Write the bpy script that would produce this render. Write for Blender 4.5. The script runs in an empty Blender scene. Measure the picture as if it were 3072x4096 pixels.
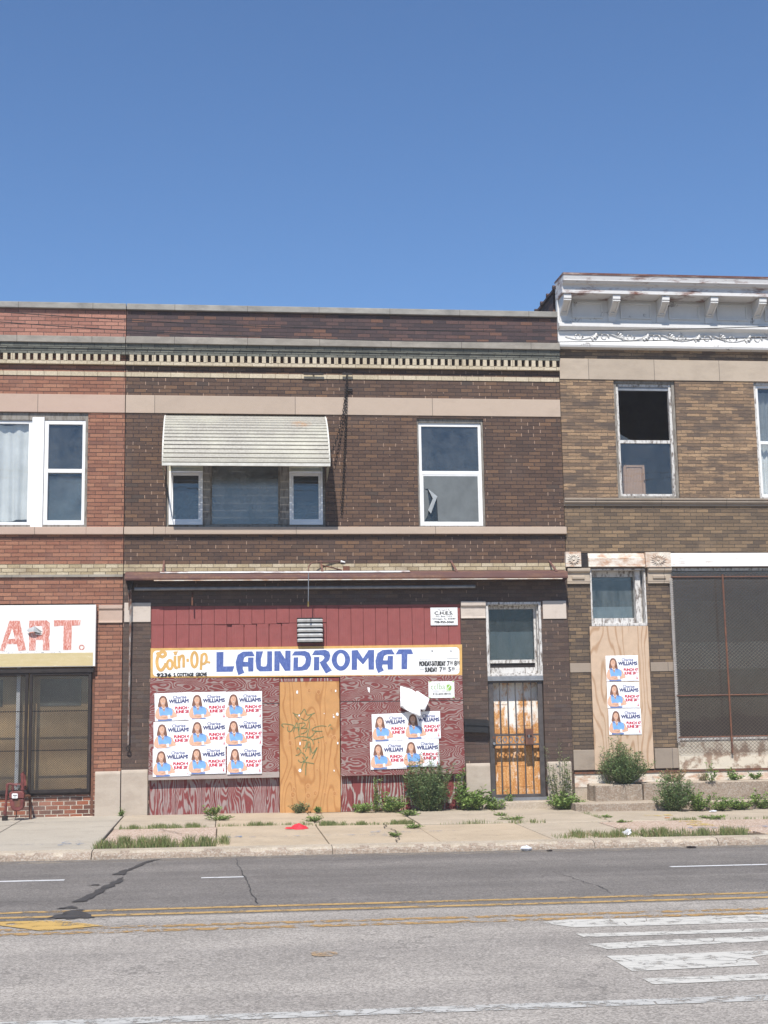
import bpy, bmesh, math, random
from mathutils import Vector, Matrix
random.seed(7)
SC = bpy.context.scene
COL = SC.collection

# ------------------------------------------------------------------ camera
D0, HC, FPX = 24.0, 1.673, 5400.0
CA = Vector((0.99310027, -0.11611889, -0.0163786))
CU = Vector((-0.00110189, -0.14890158, 0.98885141))
CF = Vector((0.11726312, 0.98201055, 0.14800215))
cam_d = bpy.data.cameras.new('camera')
cam = bpy.data.objects.new('camera', cam_d)
COL.objects.link(cam)
cam_d.sensor_fit = 'VERTICAL'; cam_d.sensor_height = 24.0
cam_d.lens = FPX / 4096 * 24.0
cam_d.clip_start = 0.1; cam_d.clip_end = 2000
M3 = Matrix((CA, CU, -CF)).transposed()
cam.matrix_world = Matrix.Translation((0, -D0, HC)) @ M3.to_4x4()
SC.camera = cam

def ray(sx, sy):
    return CA * ((sx - 1536) / FPX) - CU * ((sy - 2048) / FPX) + CF
def X(sx, sy, y=0.0):
    v = ray(sx, sy); return v.x * (D0 + y) / v.y
def Z(sx, sy, y=0.0):
    v = ray(sx, sy); return HC + v.z * (D0 + y) / v.y
def P(p, y=0.0):
    return (X(p[0], p[1], y), Z(p[0], p[1], y))
def zoomer(ox, oy, s):
    return lambda x, y: (ox + x * s, oy + y * s)
def gz(x): return 0.012 - 0.006 * x
def sz(x, y): return gz(x) + 0.01 * y           # sidewalk surface
ROAD = -0.155

# ------------------------------------------------------------------ objects
def prop(o, label=None, cat=None, group=None, kind=None):
    if label: o['label'] = label
    if cat: o['category'] = cat
    if group: o['group'] = group
    if kind: o['kind'] = kind
    return o
def thing(name, label, cat, loc=(0, 0, 0), group=None):
    o = bpy.data.objects.new(name, None); COL.objects.link(o)
    o.empty_display_size = 0.1; o.location = loc
    return prop(o, label, cat, group)
def world_loc(o):
    v = Vector(o.location)
    while o.parent:
        o = o.parent; v += Vector(o.location)
    return v
class MB:
    def __init__(s): s.v = []; s.f = []; s.m = []; s.mi = 0
    def add(s, vs, fs, mi=None):
        b = len(s.v); s.v += [tuple(p) for p in vs]
        for f in fs:
            s.f.append([b + i for i in f]); s.m.append(s.mi if mi is None else mi)
        return s
    def quad(s, *p, mi=None): return s.add(p, [list(range(len(p)))], mi)
    def box(s, x0, x1, y0, y1, z0, z1, mi=None):
        vs = [(x0,y0,z0),(x1,y0,z0),(x1,y1,z0),(x0,y1,z0),(x0,y0,z1),(x1,y0,z1),(x1,y1,z1),(x0,y1,z1)]
        return s.add(vs, [(0,1,5,4),(1,2,6,5),(2,3,7,6),(3,0,4,7),(4,5,6,7),(3,2,1,0)], mi)
    def prism(s, poly, y0, y1, mi=None):            # poly of (x,z), front y0, back y1
        a = sum(poly[i][0]*poly[(i+1)%len(poly)][1]-poly[(i+1)%len(poly)][0]*poly[i][1] for i in range(len(poly)))
        if a < 0: poly = poly[::-1]
        n = len(poly)
        vs = [(x, y0, z) for x, z in poly] + [(x, y1, z) for x, z in poly]
        fs = [list(range(n)), list(range(2*n-1, n-1, -1))]
        fs += [(i+n, (i+1)%n+n, (i+1)%n, i) for i in range(n)]
        return s.add(vs, fs, mi)
    def flat(s, poly, y, mi=None):
        a = sum(poly[i][0]*poly[(i+1)%len(poly)][1]-poly[(i+1)%len(poly)][0]*poly[i][1] for i in range(len(poly)))
        if a < 0: poly = poly[::-1]
        return s.add([(x, y, z) for x, z in poly], [list(range(len(poly)))], mi)
    def ribbon(s, pts, w, y, mi=None, w2=None):
        n = len(pts); L = []; R = []
        for i, p in enumerate(pts):
            a = pts[max(i-1, 0)]; b = pts[min(i+1, n-1)]
            dx, dz = b[0]-a[0], b[1]-a[1]; l = math.hypot(dx, dz) or 1
            ww = w if w2 is None else w + (w2-w)*i/max(n-1, 1)
            yy = y-.0016*i/max(n-1, 1); L.append((p[0]-dz/l*ww/2, yy, p[1]+dx/l*ww/2)); R.append((p[0]+dz/l*ww/2, yy, p[1]-dx/l*ww/2))
        return s.add(L + R, [(n+i, n+i+1, i+1, i) for i in range(n-1)], mi)
    def tube(s, path, r, n=8, cap=True, mi=None):
        path = [Vector(p) for p in path]; rings = []
        for i, p in enumerate(path):
            t = (path[min(i+1, len(path)-1)] - path[max(i-1, 0)]).normalized()
            up = Vector((0, 0, 1)) if abs(t.z) < .9 else Vector((1, 0, 0))
            a = t.cross(up).normalized(); b = t.cross(a)
            rr = r[i] if isinstance(r, (list, tuple)) else r
            rings.append([p + (a*math.cos(2*math.pi*k/n) + b*math.sin(2*math.pi*k/n))*rr for k in range(n)])
        vs = [q for R in rings for q in R]; fs = []
        for i in range(len(rings)-1):
            for k in range(n):
                fs.append((i*n+k, i*n+(k+1)%n, (i+1)*n+(k+1)%n, (i+1)*n+k))
        if cap: fs += [list(range(n)), list(range(len(vs)-1, len(vs)-n-1, -1))]
        return s.add(vs, fs, mi)
    def sweep(s, prof, x0, x1, cap=True, mi=None):    # prof of (y,z) swept along x
        n = len(prof)
        vs = [(x0, y, z) for y, z in prof] + [(x1, y, z) for y, z in prof]
        fs = [(i, (i+1) % n, (i+1) % n + n, i+n) for i in range(n)]
        if cap: fs += [list(range(n))[::-1], [i+n for i in range(n)]]
        return s.add(vs, fs, mi)
    def build(s, name, mats, parent=None, loc=None, smooth=False, bevel=0, fix=True):
        if not isinstance(mats, (list, tuple)): mats = [mats]
        base = world_loc(parent) if parent else Vector(loc or (0, 0, 0))
        me = bpy.data.meshes.new(name)
        me.from_pydata([tuple(Vector(p) - base) for p in s.v], [], s.f)
        for m in mats: me.materials.append(m)
        me.polygons.foreach_set('material_index', s.m)
        if fix:
            bm = bmesh.new(); bm.from_mesh(me)
            bmesh.ops.recalc_face_normals(bm, faces=bm.faces)
            bm.to_mesh(me); bm.free()
        if smooth: me.polygons.foreach_set('use_smooth', [True]*len(me.polygons))
        me.update()
        o = bpy.data.objects.new(name, me); COL.objects.link(o)
        if parent: o.parent = parent
        else: o.location = base
        if bevel:
            b = o.modifiers.new('bevel', 'BEVEL'); b.width = bevel; b.segments = 2; b.limit_method = 'ANGLE'
        return o
def wall(mb, x0, x1, z0, z1, holes, y0, th, mi=None):
    xs = sorted({x0, x1} | {min(max(h[i], x0), x1) for h in holes for i in (0, 1)})
    zs = sorted({z0, z1} | {min(max(h[i], z0), z1) for h in holes for i in (2, 3)})
    def solid(i, j):
        if i < 0 or j < 0 or i >= len(xs)-1 or j >= len(zs)-1: return False
        cx, cz = (xs[i]+xs[i+1])/2, (zs[j]+zs[j+1])/2
        return not any(h[0] < cx < h[1] and h[2] < cz < h[3] for h in holes)
    y1 = y0 + th
    for i in range(len(xs)-1):
        for j in range(len(zs)-1):
            if not solid(i, j): continue
            a, b, c, d = xs[i], xs[i+1], zs[j], zs[j+1]
            mb.quad((a,y0,c),(b,y0,c),(b,y0,d),(a,y0,d), mi=mi)
            mb.quad((a,y1,d),(b,y1,d),(b,y1,c),(a,y1,c), mi=mi)
            if not solid(i-1, j): mb.quad((a,y1,c),(a,y0,c),(a,y0,d),(a,y1,d), mi=mi)
            if not solid(i+1, j): mb.quad((b,y0,c),(b,y1,c),(b,y1,d),(b,y0,d), mi=mi)
            if not solid(i, j-1): mb.quad((a,y1,c),(b,y1,c),(b,y0,c),(a,y0,c), mi=mi)
            if not solid(i, j+1): mb.quad((a,y0,d),(b,y0,d),(b,y1,d),(a,y1,d), mi=mi)
def smoothline(pts, k=5):
    out = []
    n = len(pts)
    for i in range(n-1):
        p0, p1, p2, p3 = pts[max(i-1,0)], pts[i], pts[i+1], pts[min(i+2,n-1)]
        for j in range(k):
            t = j/k
            out.append(tuple(0.5*((2*p1[c]) + (-p0[c]+p2[c])*t + (2*p0[c]-5*p1[c]+4*p2[c]-p3[c])*t*t + (-p0[c]+3*p1[c]-3*p2[c]+p3[c])*t**3) for c in range(len(p1))))
    out.append(tuple(pts[-1])); return out
_tc = {}
def text_mesh(s):
    if s not in _tc:
        cu = bpy.data.curves.new('t', 'FONT'); cu.body = s; cu.resolution_u = 3; cu.fill_mode = 'FRONT'
        o = bpy.data.objects.new('t', cu); COL.objects.link(o)
        dg = bpy.context.evaluated_depsgraph_get()
        me = bpy.data.meshes.new_from_object(o.evaluated_get(dg))
        _tc[s] = ([tuple(v.co) for v in me.vertices], [list(p.vertices) for p in me.polygons])
        bpy.data.objects.remove(o); bpy.data.curves.remove(cu); bpy.data.meshes.remove(me)
    return _tc[s]
def text(mb, s, x0, x1, zb, h, y, mi=None, slope=0.0, bold=0.0):
    """lettering fitted between x0 and x1, base zb, capital height h"""
    vs, fs = text_mesh(s)
    ax = min(v[0] for v in vs); bx = max(v[0] for v in vs)
    cap = text_mesh('H')[0]; ch = max(v[1] for v in cap)
    k = (x1-x0)/(bx-ax)
    for dx, dz, dy in (((0,0,0),) if not bold else ((-bold,0,0),(bold,0,-.0002),(0,-bold,-.0003),(0,bold,-.0004))):
        mb.add([(x0+(v[0]-ax)*k+dx, y+dy, zb+v[1]/ch*h+slope*(v[0]-ax)*k+dz) for v in vs], fs, mi)

# ------------------------------------------------------------------ materials
class NT:
    def __init__(s, name):
        s.mat = bpy.data.materials.new(name); s.mat.use_nodes = True
        s.t = s.mat.node_tree; s.t.nodes.clear()
        s.o = s.t.nodes.new('ShaderNodeOutputMaterial')
    def n(s, typ, ins=None, **kw):
        nd = s.t.nodes.new('ShaderNode' + typ)
        for k, v in kw.items(): setattr(nd, k, v)
        for k, v in (ins or {}).items(): s.put(nd.inputs[k], v)
        return nd
    def put(s, sock, v):
        if isinstance(v, bpy.types.NodeSocket): s.t.links.new(v, sock)
        elif isinstance(v, tuple) and len(v) == 3 and sock.type == 'RGBA': sock.default_value = (*v, 1)
        else: sock.default_value = v
    def m(s, op, a, b=None, c=None):
        nd = s.n('Math', operation=op)
        for i, v in enumerate((a, b, c)):
            if v is not None: s.put(nd.inputs[i], v)
        return nd.outputs[0]
    def mix(s, f, a, b, mode='MIX'):
        nd = s.n('Mix', data_type='RGBA', blend_type=mode)
        s.put(nd.inputs[0], f); s.put(nd.inputs[6], a); s.put(nd.inputs[7], b)
        return nd.outputs[2]
    def pos(s):
        g = s.n('TexCoord'); return g.outputs['Object']
    def sep(s, v):
        q = s.n('SeparateXYZ', {0: v}); return q.outputs
    def xyz(s, x, y, z):
        return s.n('CombineXYZ', {0: x, 1: y, 2: z}).outputs[0]
    def scl(s, v, k):
        nd = s.n('VectorMath', operation='MULTIPLY'); s.put(nd.inputs[0], v); nd.inputs[1].default_value = k; return nd.outputs[0]
    def noise(s, v, scale, detail=4, rough=.55, dist=0):
        return s.n('TexNoise', {'Vector': v, 'Scale': scale, 'Detail': detail, 'Roughness': rough, 'Distortion': dist}).outputs['Fac']
    def step(s, v, a, b):
        nd = s.n('MapRange', {0: v, 1: a, 2: b, 3: 0.0, 4: 1.0}); return nd.outputs[0]
    def ramp(s, f, stops, interp='LINEAR'):
        nd = s.n('ValToRGB'); cr = nd.color_ramp; cr.interpolation = interp
        while len(cr.elements) < len(stops): cr.elements.new(0.5)
        for e, (p, c) in zip(cr.elements, stops):
            e.position = p; e.color = (*c, 1)
        s.put(nd.inputs[0], f); return nd.outputs[0]
    def white(s, a, b):
        return s.n('TexWhiteNoise', {'Vector': s.xyz(a, b, 0.0)}, noise_dimensions='3D').outputs['Value']
    def bump(s, h, strength=.5, dist=.01):
        return s.n('Bump', {'Height': h, 'Strength': strength, 'Distance': dist}).outputs[0]
    def fin(s, col, rough=.8, normal=None, metal=0.0, spec=.3, alpha=None):
        b = s.n('BsdfPrincipled', {'Base Color': col, 'Roughness': rough, 'Metallic': metal, 'Specular IOR Level': spec})
        if normal is not None: s.put(b.inputs['Normal'], normal)
        out = b.outputs[0]
        if alpha is not None:
            tr = s.n('BsdfTransparent')
            out = s.n('MixShader', {0: alpha, 1: tr.outputs[0], 2: out}).outputs[0]
        s.t.links.new(out, s.o.inputs[0]); return s.mat

def mat_plain(name, c, rough=.7, var=.12, scale=8, metal=0.0, spec=.3, bump=.15):
    t = NT(name); p = t.pos(); n = t.noise(p, scale, 6, .6)
    c2 = tuple(v*(1-var*2) for v in c); c3 = tuple(min(v*(1+var), 1) for v in c)
    col = t.ramp(n, [(.3, c2), (.7, c3)])
    return t.fin(col, rough, t.bump(t.noise(p, scale*6, 4), bump, .004), metal, spec)

def mat_brick(name, stops, hw, hh, mort_h, mort_v, mw=.05, mh=.16, vfleck=None, stain=None, dirt=(.03,.03,.03), dirt_amt=.35, wob=.004, off=.5, rough=.85):
    """bricks hw x hh; mort_h / mort_v colours of bed and head joints"""
    t = NT(name); p = t.pos(); x, y, z = t.sep(p)
    u = t.m('ADD', x, t.m('MULTIPLY', y, .83))
    wv = t.m('MULTIPLY', t.m('SUBTRACT', t.noise(p, 14, 2), .5), wob*3)
    zz = t.m('DIVIDE', t.m('ADD', z, wv), hh)
    row = t.m('FLOOR', zz); fz = t.m('FRACT', zz)
    jit = t.m('MULTIPLY', t.white(row, 3.3), .12)
    uu = t.m('ADD', t.m('ADD', t.m('DIVIDE', t.m('ADD', u, wv), hw), t.m('MULTIPLY', t.m('FLOORED_MODULO', row, 2.0), off)), jit)
    cl = t.m('FLOOR', uu); fu = t.m('FRACT', uu)
    r1 = t.white(cl, row); r2 = t.white(t.m('ADD', cl, 57.3), row)
    col = t.ramp(r1, stops)
    n1 = t.noise(p, 45, 3); n2 = t.noise(p, 1.1, 4, .6)
    col = t.mix(.5, col, t.ramp(n1, [(.3, (.55,.55,.55)), (.7, (1.2,1.2,1.2))]), 'MULTIPLY')
    # head joints
    inv = t.m('LESS_THAN', fu, mw); inh = t.m('LESS_THAN', fz, mh)
    if vfleck is None:
        vcol = mort_v; vmask = inv
    else:
        patch = t.step(t.noise(p, 1.1, 4, .65), .42, .66)
        vr = t.m('LESS_THAN', t.m('ADD', r2, t.m('MULTIPLY', t.noise(p, 22, 2), .3)), t.m('MULTIPLY', patch, vfleck))
        vcol = t.mix(vr, mort_h, mort_v); vmask = inv
    nm = t.noise(p, 30, 3)
    hcol = t.mix(t.step(nm, .35, .65), mort_h, tuple(c*.55 for c in mort_h))
    col = t.mix(inh, col, hcol)
    col = t.mix(t.m('MULTIPLY', vmask, t.m('SUBTRACT', 1.0, inh)), col, vcol)
    if stain:                                       # (colour, scale, lo, hi, amount)
        for sc_, sx_, sz_, lo, hi, am, c in stain:
            sn = t.noise(t.scl(p, (sx_, sx_, sz_)), sc_, 5, .65)
            col = t.mix(t.m('MULTIPLY', t.step(sn, lo, hi), am), col, c)
    stk = t.noise(t.scl(p, (3.2, 3.2, .28)), 1.0, 6, .7)
    col = t.mix(t.m('MULTIPLY', t.step(stk, .52, .78), dirt_amt*1.1), col, dirt)
    lt = t.noise(t.scl(p, (.7, .7, 1.1)), 1.7, 5, .7)
    col = t.mix(t.m('MULTIPLY', t.step(lt, .56, .8), .30), col, mort_h if False else tuple(min(1, c*1.5+.03) for c in stops[len(stops)//2][1]))
    col = t.mix(t.m('MULTIPLY', t.step(n2, .45, .75), dirt_amt), col, dirt)
    solid = t.m('MULTIPLY', t.m('SUBTRACT', 1.0, inh), t.m('SUBTRACT', 1.0, vmask))
    h = t.m('ADD', solid, t.m('ADD', t.m('MULTIPLY', n1, .3), t.m('MULTIPLY', r2, .35)))
    return t.fin(col, rough, t.bump(h, .7, .012), 0, .2)

def mat_stone(name, c, c2, scale=5, dirt=(.06,.06,.055), dirt_amt=.5, lo=.5, hi=.75, joint=0, vein=.35):
    t = NT(name); p = t.pos(); x, y, z = t.sep(p)
    n = t.noise(p, scale, 8, .65, .6); v = t.noise(t.scl(p, (1, 1, 2.2)), scale*2.5, 5, .7, 2.5)
    col = t.mix(n, c, c2)
    col = t.mix(t.m('MULTIPLY', t.step(v, .52, .62), vein), col, tuple(min(q*1.25, .8) for q in c))
    d = t.noise(t.scl(p, (1, 1, 2)), 1.9, 7, .7)
    col = t.mix(t.m('MULTIPLY', t.step(d, lo, hi), dirt_amt), col, dirt)
    if joint:
        jx = t.m('ADD', t.m('DIVIDE', x, joint), .37)
        cell = t.m('FLOOR', jx)
        tone = t.white(cell, 2.0)
        col = t.mix(t.m('MULTIPLY', tone, .3), col, tuple(q*.62 for q in c2))
        m = t.m('LESS_THAN', t.m('FRACT', jx), .009/joint)
        col = t.mix(m, col, (.10,.085,.075))
    return t.fin(col, .85, t.bump(t.noise(p, 40, 5), .3, .006), 0, .2)

def mat_wood(name, paint, bare, vertical=True, thr=(.6, .75), period=.05, amp=14, ns=2.2, stretch=3.5, wb=.55, fine=.25, big=.35, rough=.8, seed=0.0, power=1.0):
    """plywood or board grain: lines running along the board, pushed into arches and islands by stretched noise"""
    t = NT(name); p = t.pos(); x, y, z = t.sep(p)
    u = t.m('ADD', x, t.m('MULTIPLY', y, .8))
    ac, al = (u, z) if vertical else (z, u)
    q = t.xyz(t.m('MULTIPLY', ac, ns), t.m('MULTIPLY', al, ns/stretch), seed)
    f = t.noise(q, 1.0, 2.5, .45)
    ph = t.m('ADD', t.m('MULTIPLY', ac, 6.283/period), t.m('MULTIPLY', f, amp))
    bands = t.m('POWER', t.m('ADD', t.m('MULTIPLY', t.m('SINE', ph), .5), .5), power)
    fin = t.noise(t.scl(p, (60, 60, 6) if vertical else (6, 60, 60)), 1.0, 4, .6)
    bg_ = t.noise(p, 2.3, 5, .65)
    w = t.m('ADD', t.m('MULTIPLY', bands, wb), t.m('ADD', t.m('MULTIPLY', fin, fine), t.m('MULTIPLY', bg_, big)))
    k = t.step(w, *thr)
    pv = t.mix(t.noise(p, 7, 5), tuple(c*.78 for c in paint), tuple(min(1, c*1.15) for c in paint))
    bv = t.mix(fin, tuple(c*.7 for c in bare), tuple(min(1, c*1.15) for c in bare))
    col = t.mix(k, pv, bv)
    return t.fin(col, rough, t.bump(t.m('ADD', fin, t.m('MULTIPLY', bands, .6)), .3, .003), 0, .2)

def mat_rust(name, paint, rust=(.30,.11,.035), lo=.42, hi=.6, scale=4, sx=1.0, szz=1.0, rough=.6):
    t = NT(name); p = t.pos(); n = t.noise(t.scl(p, (sx, sx, szz)), scale, 8, .7)
    r = t.mix(t.noise(p, 25, 5), tuple(c*.35 for c in rust), tuple(min(1, c*1.35) for c in rust))
    pv = t.mix(t.noise(p, 7, 5), tuple(c*.8 for c in paint), paint)
    k = t.step(n, lo, hi)
    return t.fin(t.mix(k, pv, r), rough, t.bump(t.m('ADD', n, t.noise(p, 60, 3)), .25, .004), 0, .3)

def mat_glass(name, refl=.28, dust=.12, dustc=(.30,.34,.36), tint=(.75,.8,.82), streak=True, grough=.015):
    t = NT(name); p = t.pos()
    g = t.n('NewGeometry'); dp = t.n('VectorMath', {0: g.outputs['Normal'], 1: g.outputs['Incoming']}, operation='DOT_PRODUCT').outputs['Value']
    fr = t.m('ADD', .04, t.m('MULTIPLY', .96, t.m('POWER', t.m('SUBTRACT', 1.0, t.m('ABSOLUTE', dp)), 5.0)))
    wv = t.bump(t.noise(p, 1.6, 2), .06, .05)
    gl = t.n('BsdfGlossy', {'Roughness': grough, 'Normal': wv}).outputs[0]
    tr = t.n('BsdfTransparent', {'Color': tint}).outputs[0]
    df = t.n('BsdfDiffuse', {'Color': dustc}).outputs[0]
    dn = t.noise(t.scl(p, (3, 3, .6)) if streak else p, 3, 5, .65)
    dm = t.m('MULTIPLY', t.step(dn, .25, .8), dust*2)
    a = t.n('MixShader', {0: dm, 1: tr, 2: df}).outputs[0]
    b = t.n('MixShader', {0: t.m('ADD', refl, fr), 1: a, 2: gl}).outputs[0]
    t.t.links.new(b, t.o.inputs[0]); return t.mat

def mat_mesh(name, col, px, pz, w=.2, wob=0.0, rough=.6):
    """expanded metal or chain link: real strands as an opacity pattern on the sheet"""
    t = NT(name); p = t.pos(); x, y, z = t.sep(p)
    a = t.m('DIVIDE', x, px); b = t.m('DIVIDE', z, pz)
    def strand(v):
        return t.m('LESS_THAN', t.m('ABSOLUTE', t.m('SUBTRACT', t.m('FRACT', v), .5)), w/2)
    k = t.m('MAXIMUM', strand(t.m('ADD', a, b)), strand(t.m('SUBTRACT', a, b)))
    c = t.mix(t.noise(p, 5, 4), tuple(q*.6 for q in col), col)
    return t.fin(c, rough, None, .3, .4, alpha=k)

def mat_worn(name, col, thr=(.46, .56), scale=9, stretch=1.0):
    t = NT(name); p = t.pos()
    n = t.noise(t.scl(p, (1, stretch, 1)), scale, 7, .72)
    n2 = t.noise(p, 70, 3, .6)
    k = t.step(t.m('ADD', n, t.m('MULTIPLY', t.m('SUBTRACT', n2, .5), .25)), *thr)
    vor = t.n('TexVoronoi', {'Vector': t.scl(p, (1.2, 3.2, 1)), 'Scale': 1.9}, feature='DISTANCE_TO_EDGE').outputs['Distance']
    k = t.m('MULTIPLY', k, t.step(vor, .004, .014))
    c = t.mix(n, tuple(q*.7 for q in col), col)
    return t.fin(c, .8, None, 0, .2, alpha=k)

def mat_asphalt(name, base, scale=1.0, worn=.5):
    t = NT(name); p = t.pos()
    ag = t.n('TexVoronoi', {'Vector': p, 'Scale': 75.0}).outputs['Color']
    agv = t.sep(ag)[0]
    n1 = t.noise(p, 120, 2, .6); n2 = t.noise(p, 1.2, 5, .6); n3 = t.noise(t.scl(p, (.10, 1.5, 1)), 1.3, 7, .68)
    v = t.m('ADD', t.m('MULTIPLY', agv, .55), t.m('MULTIPLY', n1, .45))
    c = t.ramp(v, [(.2, tuple(q*.58 for q in base)), (.52, base), (.85, tuple(min(1, q*1.42) for q in base))])
    c = t.mix(.8, c, t.ramp(n2, [(.3, (.82,.82,.82)), (.7, (1.12,1.12,1.12))]), 'MULTIPLY')
    c = t.mix(worn, c, t.ramp(n3, [(.3, (.72,.72,.73)), (.68, (1.18,1.18,1.17))]), 'MULTIPLY')
    ty = t.m('ADD', t.sep(p)[1], t.m('MULTIPLY', n2, .5))
    c = t.mix(.5*worn, c, t.ramp(t.m('ADD', t.m('MULTIPLY', t.m('SINE', t.m('MULTIPLY', ty, 3.5)), .5), .5), [(.1, (.80,.80,.81)), (.6, (1.06,1.06,1.06))]), 'MULTIPLY')
    pit = t.noise(t.scl(p, (4, 13, 1)), 2.4, 3, .5)
    c = t.mix(t.m('MULTIPLY', t.step(pit, .73, .78), .6), c, tuple(q*.3 for q in base))
    cw = t.n('TexVoronoi', {'Vector': t.n('VectorMath', {0: t.scl(p, (.22, .5, 1)), 1: t.n('TexNoise', {'Vector': p, 'Scale': 1.7, 'Detail': 5.0}).outputs['Color']}, operation='ADD').outputs[0], 'Scale': .8}, feature='DISTANCE_TO_EDGE').outputs['Distance']
    ck = t.m('MULTIPLY', t.m('SUBTRACT', 1.0, t.step(cw, .002, .009)), t.step(t.noise(p, .6, 3), .48, .6))
    c = t.mix(t.m('MULTIPLY', ck, .55), c, tuple(q*.35 for q in base))
    oil = t.noise(t.scl(p, (.5, 1, 1)), .9, 6, .7)
    c = t.mix(t.m('MULTIPLY', t.step(oil, .60, .78), .35), c, tuple(q*.45 for q in base))
    return t.fin(c, .85, t.bump(v, .5, .006), 0, .25)

def mat_concrete(name, base, ag=.0, stain=.5):
    t = NT(name); p = t.pos()
    n1 = t.noise(p, 1.3, 6, .65); n2 = t.noise(p, 22, 5, .65); n3 = t.noise(p, 140, 2)
    c = t.mix(n2, tuple(q*.8 for q in base), tuple(min(1, q*1.13) for q in base))
    c = t.mix(stain, c, t.ramp(n1, [(.3, (.7,.68,.64)), (.7, (1.1,1.09,1.06))]), 'MULTIPLY')
    if ag:
        vo = t.n('TexVoronoi', {'Vector': p, 'Scale': 55.0})
        r = t.sep(vo.outputs['Color'])[0]
        c = t.mix(ag, c, t.ramp(r, [(.0, (.20,.12,.08)), (.35, (.42,.27,.19)), (.7, (.55,.42,.33)), (1, (.72,.66,.58))]))
    st_ = t.noise(t.scl(p, (.8, 1.3, 1)), 2.1, 6, .72)
    c = t.mix(t.m('MULTIPLY', t.step(st_, .53, .72), .38), c, tuple(q*.52 for q in base))
    sp = t.noise(p, 9, 2)
    c = t.mix(t.m('MULTIPLY', t.step(sp, .70, .76), .5), c, (.12,.10,.08))
    return t.fin(c, .9, t.bump(t.m('ADD', n2, n3), .3, .004), 0, .2)

def mat_leaf(name, stops, rough=.6):
    t = NT(name)
    g = t.n('NewGeometry')
    col = t.ramp(g.outputs['Random Per Island'], stops)
    b = t.n('BsdfPrincipled', {'Base Color': col, 'Roughness': rough, 'Specular IOR Level': .3})
    tl = t.n('BsdfTranslucent', {'Color': col})
    o = t.n('MixShader', {0: .25, 1: b.outputs[0], 2: tl.outputs[0]}).outputs[0]
    t.t.links.new(o, t.o.inputs[0]); return t.mat

MT = {}
# bricks
MT['red_brick'] = mat_brick('red brown brick', [(0,(0.222,0.101,0.067)),(.35,(0.291,0.132,0.084)),(.7,(0.342,0.167,0.103)),(.93,(0.268,0.115,0.073)),(1,(0.171,0.086,0.065))],
    .235, .069, (.085,.046,.038), (.10,.055,.045), mw=.045, mh=.17, stain=[(1.6,1,1,.5,.75,.45,(.24,.145,.115)),(3.0,1,.4,.62,.8,.4,(.12,.065,.052))], dirt=(.12,.065,.05), dirt_amt=.25)
MT['dark_brick'] = mat_brick('dark brown brick', [(0,(0.082,0.052,0.039)),(.4,(0.109,0.066,0.047)),(.75,(0.130,0.079,0.053)),(.93,(0.172,0.099,0.059)),(1,(0.071,0.053,0.044))],
    .225, .069, (.042,.031,.030), (.36,.245,.175), mw=.06, mh=.15, vfleck=.95, stain=[(1.2,1,1,.5,.8,.45,(.125,.095,.078)),(2.5,1,.4,.6,.8,.35,(.04,.033,.033))], dirt=(.05,.04,.04), dirt_amt=.3)
MT['dark_brick_low'] = mat_brick('dark brown brick of storefront', [(0,(0.071,0.048,0.041)),(.4,(0.094,0.063,0.051)),(.75,(0.115,0.077,0.058)),(1,(0.086,0.065,0.058))],
    .225, .069, (.085,.064,.052), (.27,.18,.135), mw=.06, mh=.16, vfleck=.95, stain=[(2.0,1,.6,.6,.75,.35,(.17,.125,.10))], dirt=(.05,.042,.04), dirt_amt=.35)
MT['parapet_brick'] = mat_brick('purple black brick of parapet', [(0,(0.056,0.042,0.045)),(.4,(0.084,0.056,0.056)),(.75,(0.123,0.071,0.062)),(.95,(0.174,0.089,0.060)),(1,(0.047,0.039,0.044))],
    .235, .070, (.046,.037,.038), (.046,.037,.038), mw=.05, mh=.15, dirt=(.044,.038,.041), dirt_amt=.4)
MT['parapet_red'] = mat_brick('pinkish brick of parapet', [(0,(0.275,0.124,0.090)),(.4,(0.352,0.167,0.122)),(.8,(0.407,0.200,0.143)),(1,(0.308,0.146,0.111))],
    .235, .070, (.11,.065,.056), (.11,.065,.056), mw=.05, mh=.17, stain=[(1.6,1,1,.5,.75,.35,(.22,.14,.12))], dirt=(.13,.075,.065), dirt_amt=.25)
MT['tan_brick'] = mat_brick('tan and black brick', [(0,(0.139,0.097,0.071)),(.22,(0.180,0.122,0.081)),(.4,(0.255,0.167,0.102)),(.65,(0.313,0.205,0.120)),(.9,(0.371,0.248,0.146)),(1,(0.220,0.149,0.094))],
    .255, .064, (.085,.066,.052), (.13,.098,.07), mw=.04, mh=.15, stain=[(2.2,.55,2.2,.50,.62,.85,(.095,.072,.058)),(7,.5,3,.54,.66,.65,(.08,.06,.05)),(1.0,1,.5,.55,.75,.4,(.07,.055,.048))], dirt=(.075,.06,.05), dirt_amt=.3, wob=.009)
MT['tan_brick_low'] = mat_brick('sooty tan brick', [(0,(0.092,0.068,0.054)),(.35,(0.124,0.089,0.063)),(.7,(0.161,0.113,0.073)),(.93,(0.230,0.158,0.095)),(1,(0.138,0.100,0.068))],
    .235, .066, (.058,.048,.042), (.18,.135,.095), mw=.045, mh=.16, vfleck=.6, stain=[(1.8,.7,2,.48,.7,.55,(.066,.054,.046))], dirt=(.062,.051,.044), dirt_amt=.3)
MT['tan_brick_mid'] = mat_brick('grimy tan brick', [(0,(0.112,0.082,0.059)),(.35,(0.162,0.114,0.073)),(.7,(0.207,0.143,0.088)),(.93,(0.269,0.184,0.108)),(1,(0.146,0.102,0.069))],
    .235, .066, (.07,.057,.047), (.18,.135,.095), mw=.045, mh=.15, vfleck=.6, stain=[(1.8,.7,2,.50,.72,.55,(.075,.062,.052))], dirt=(.07,.057,.048), dirt_amt=.3)
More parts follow.
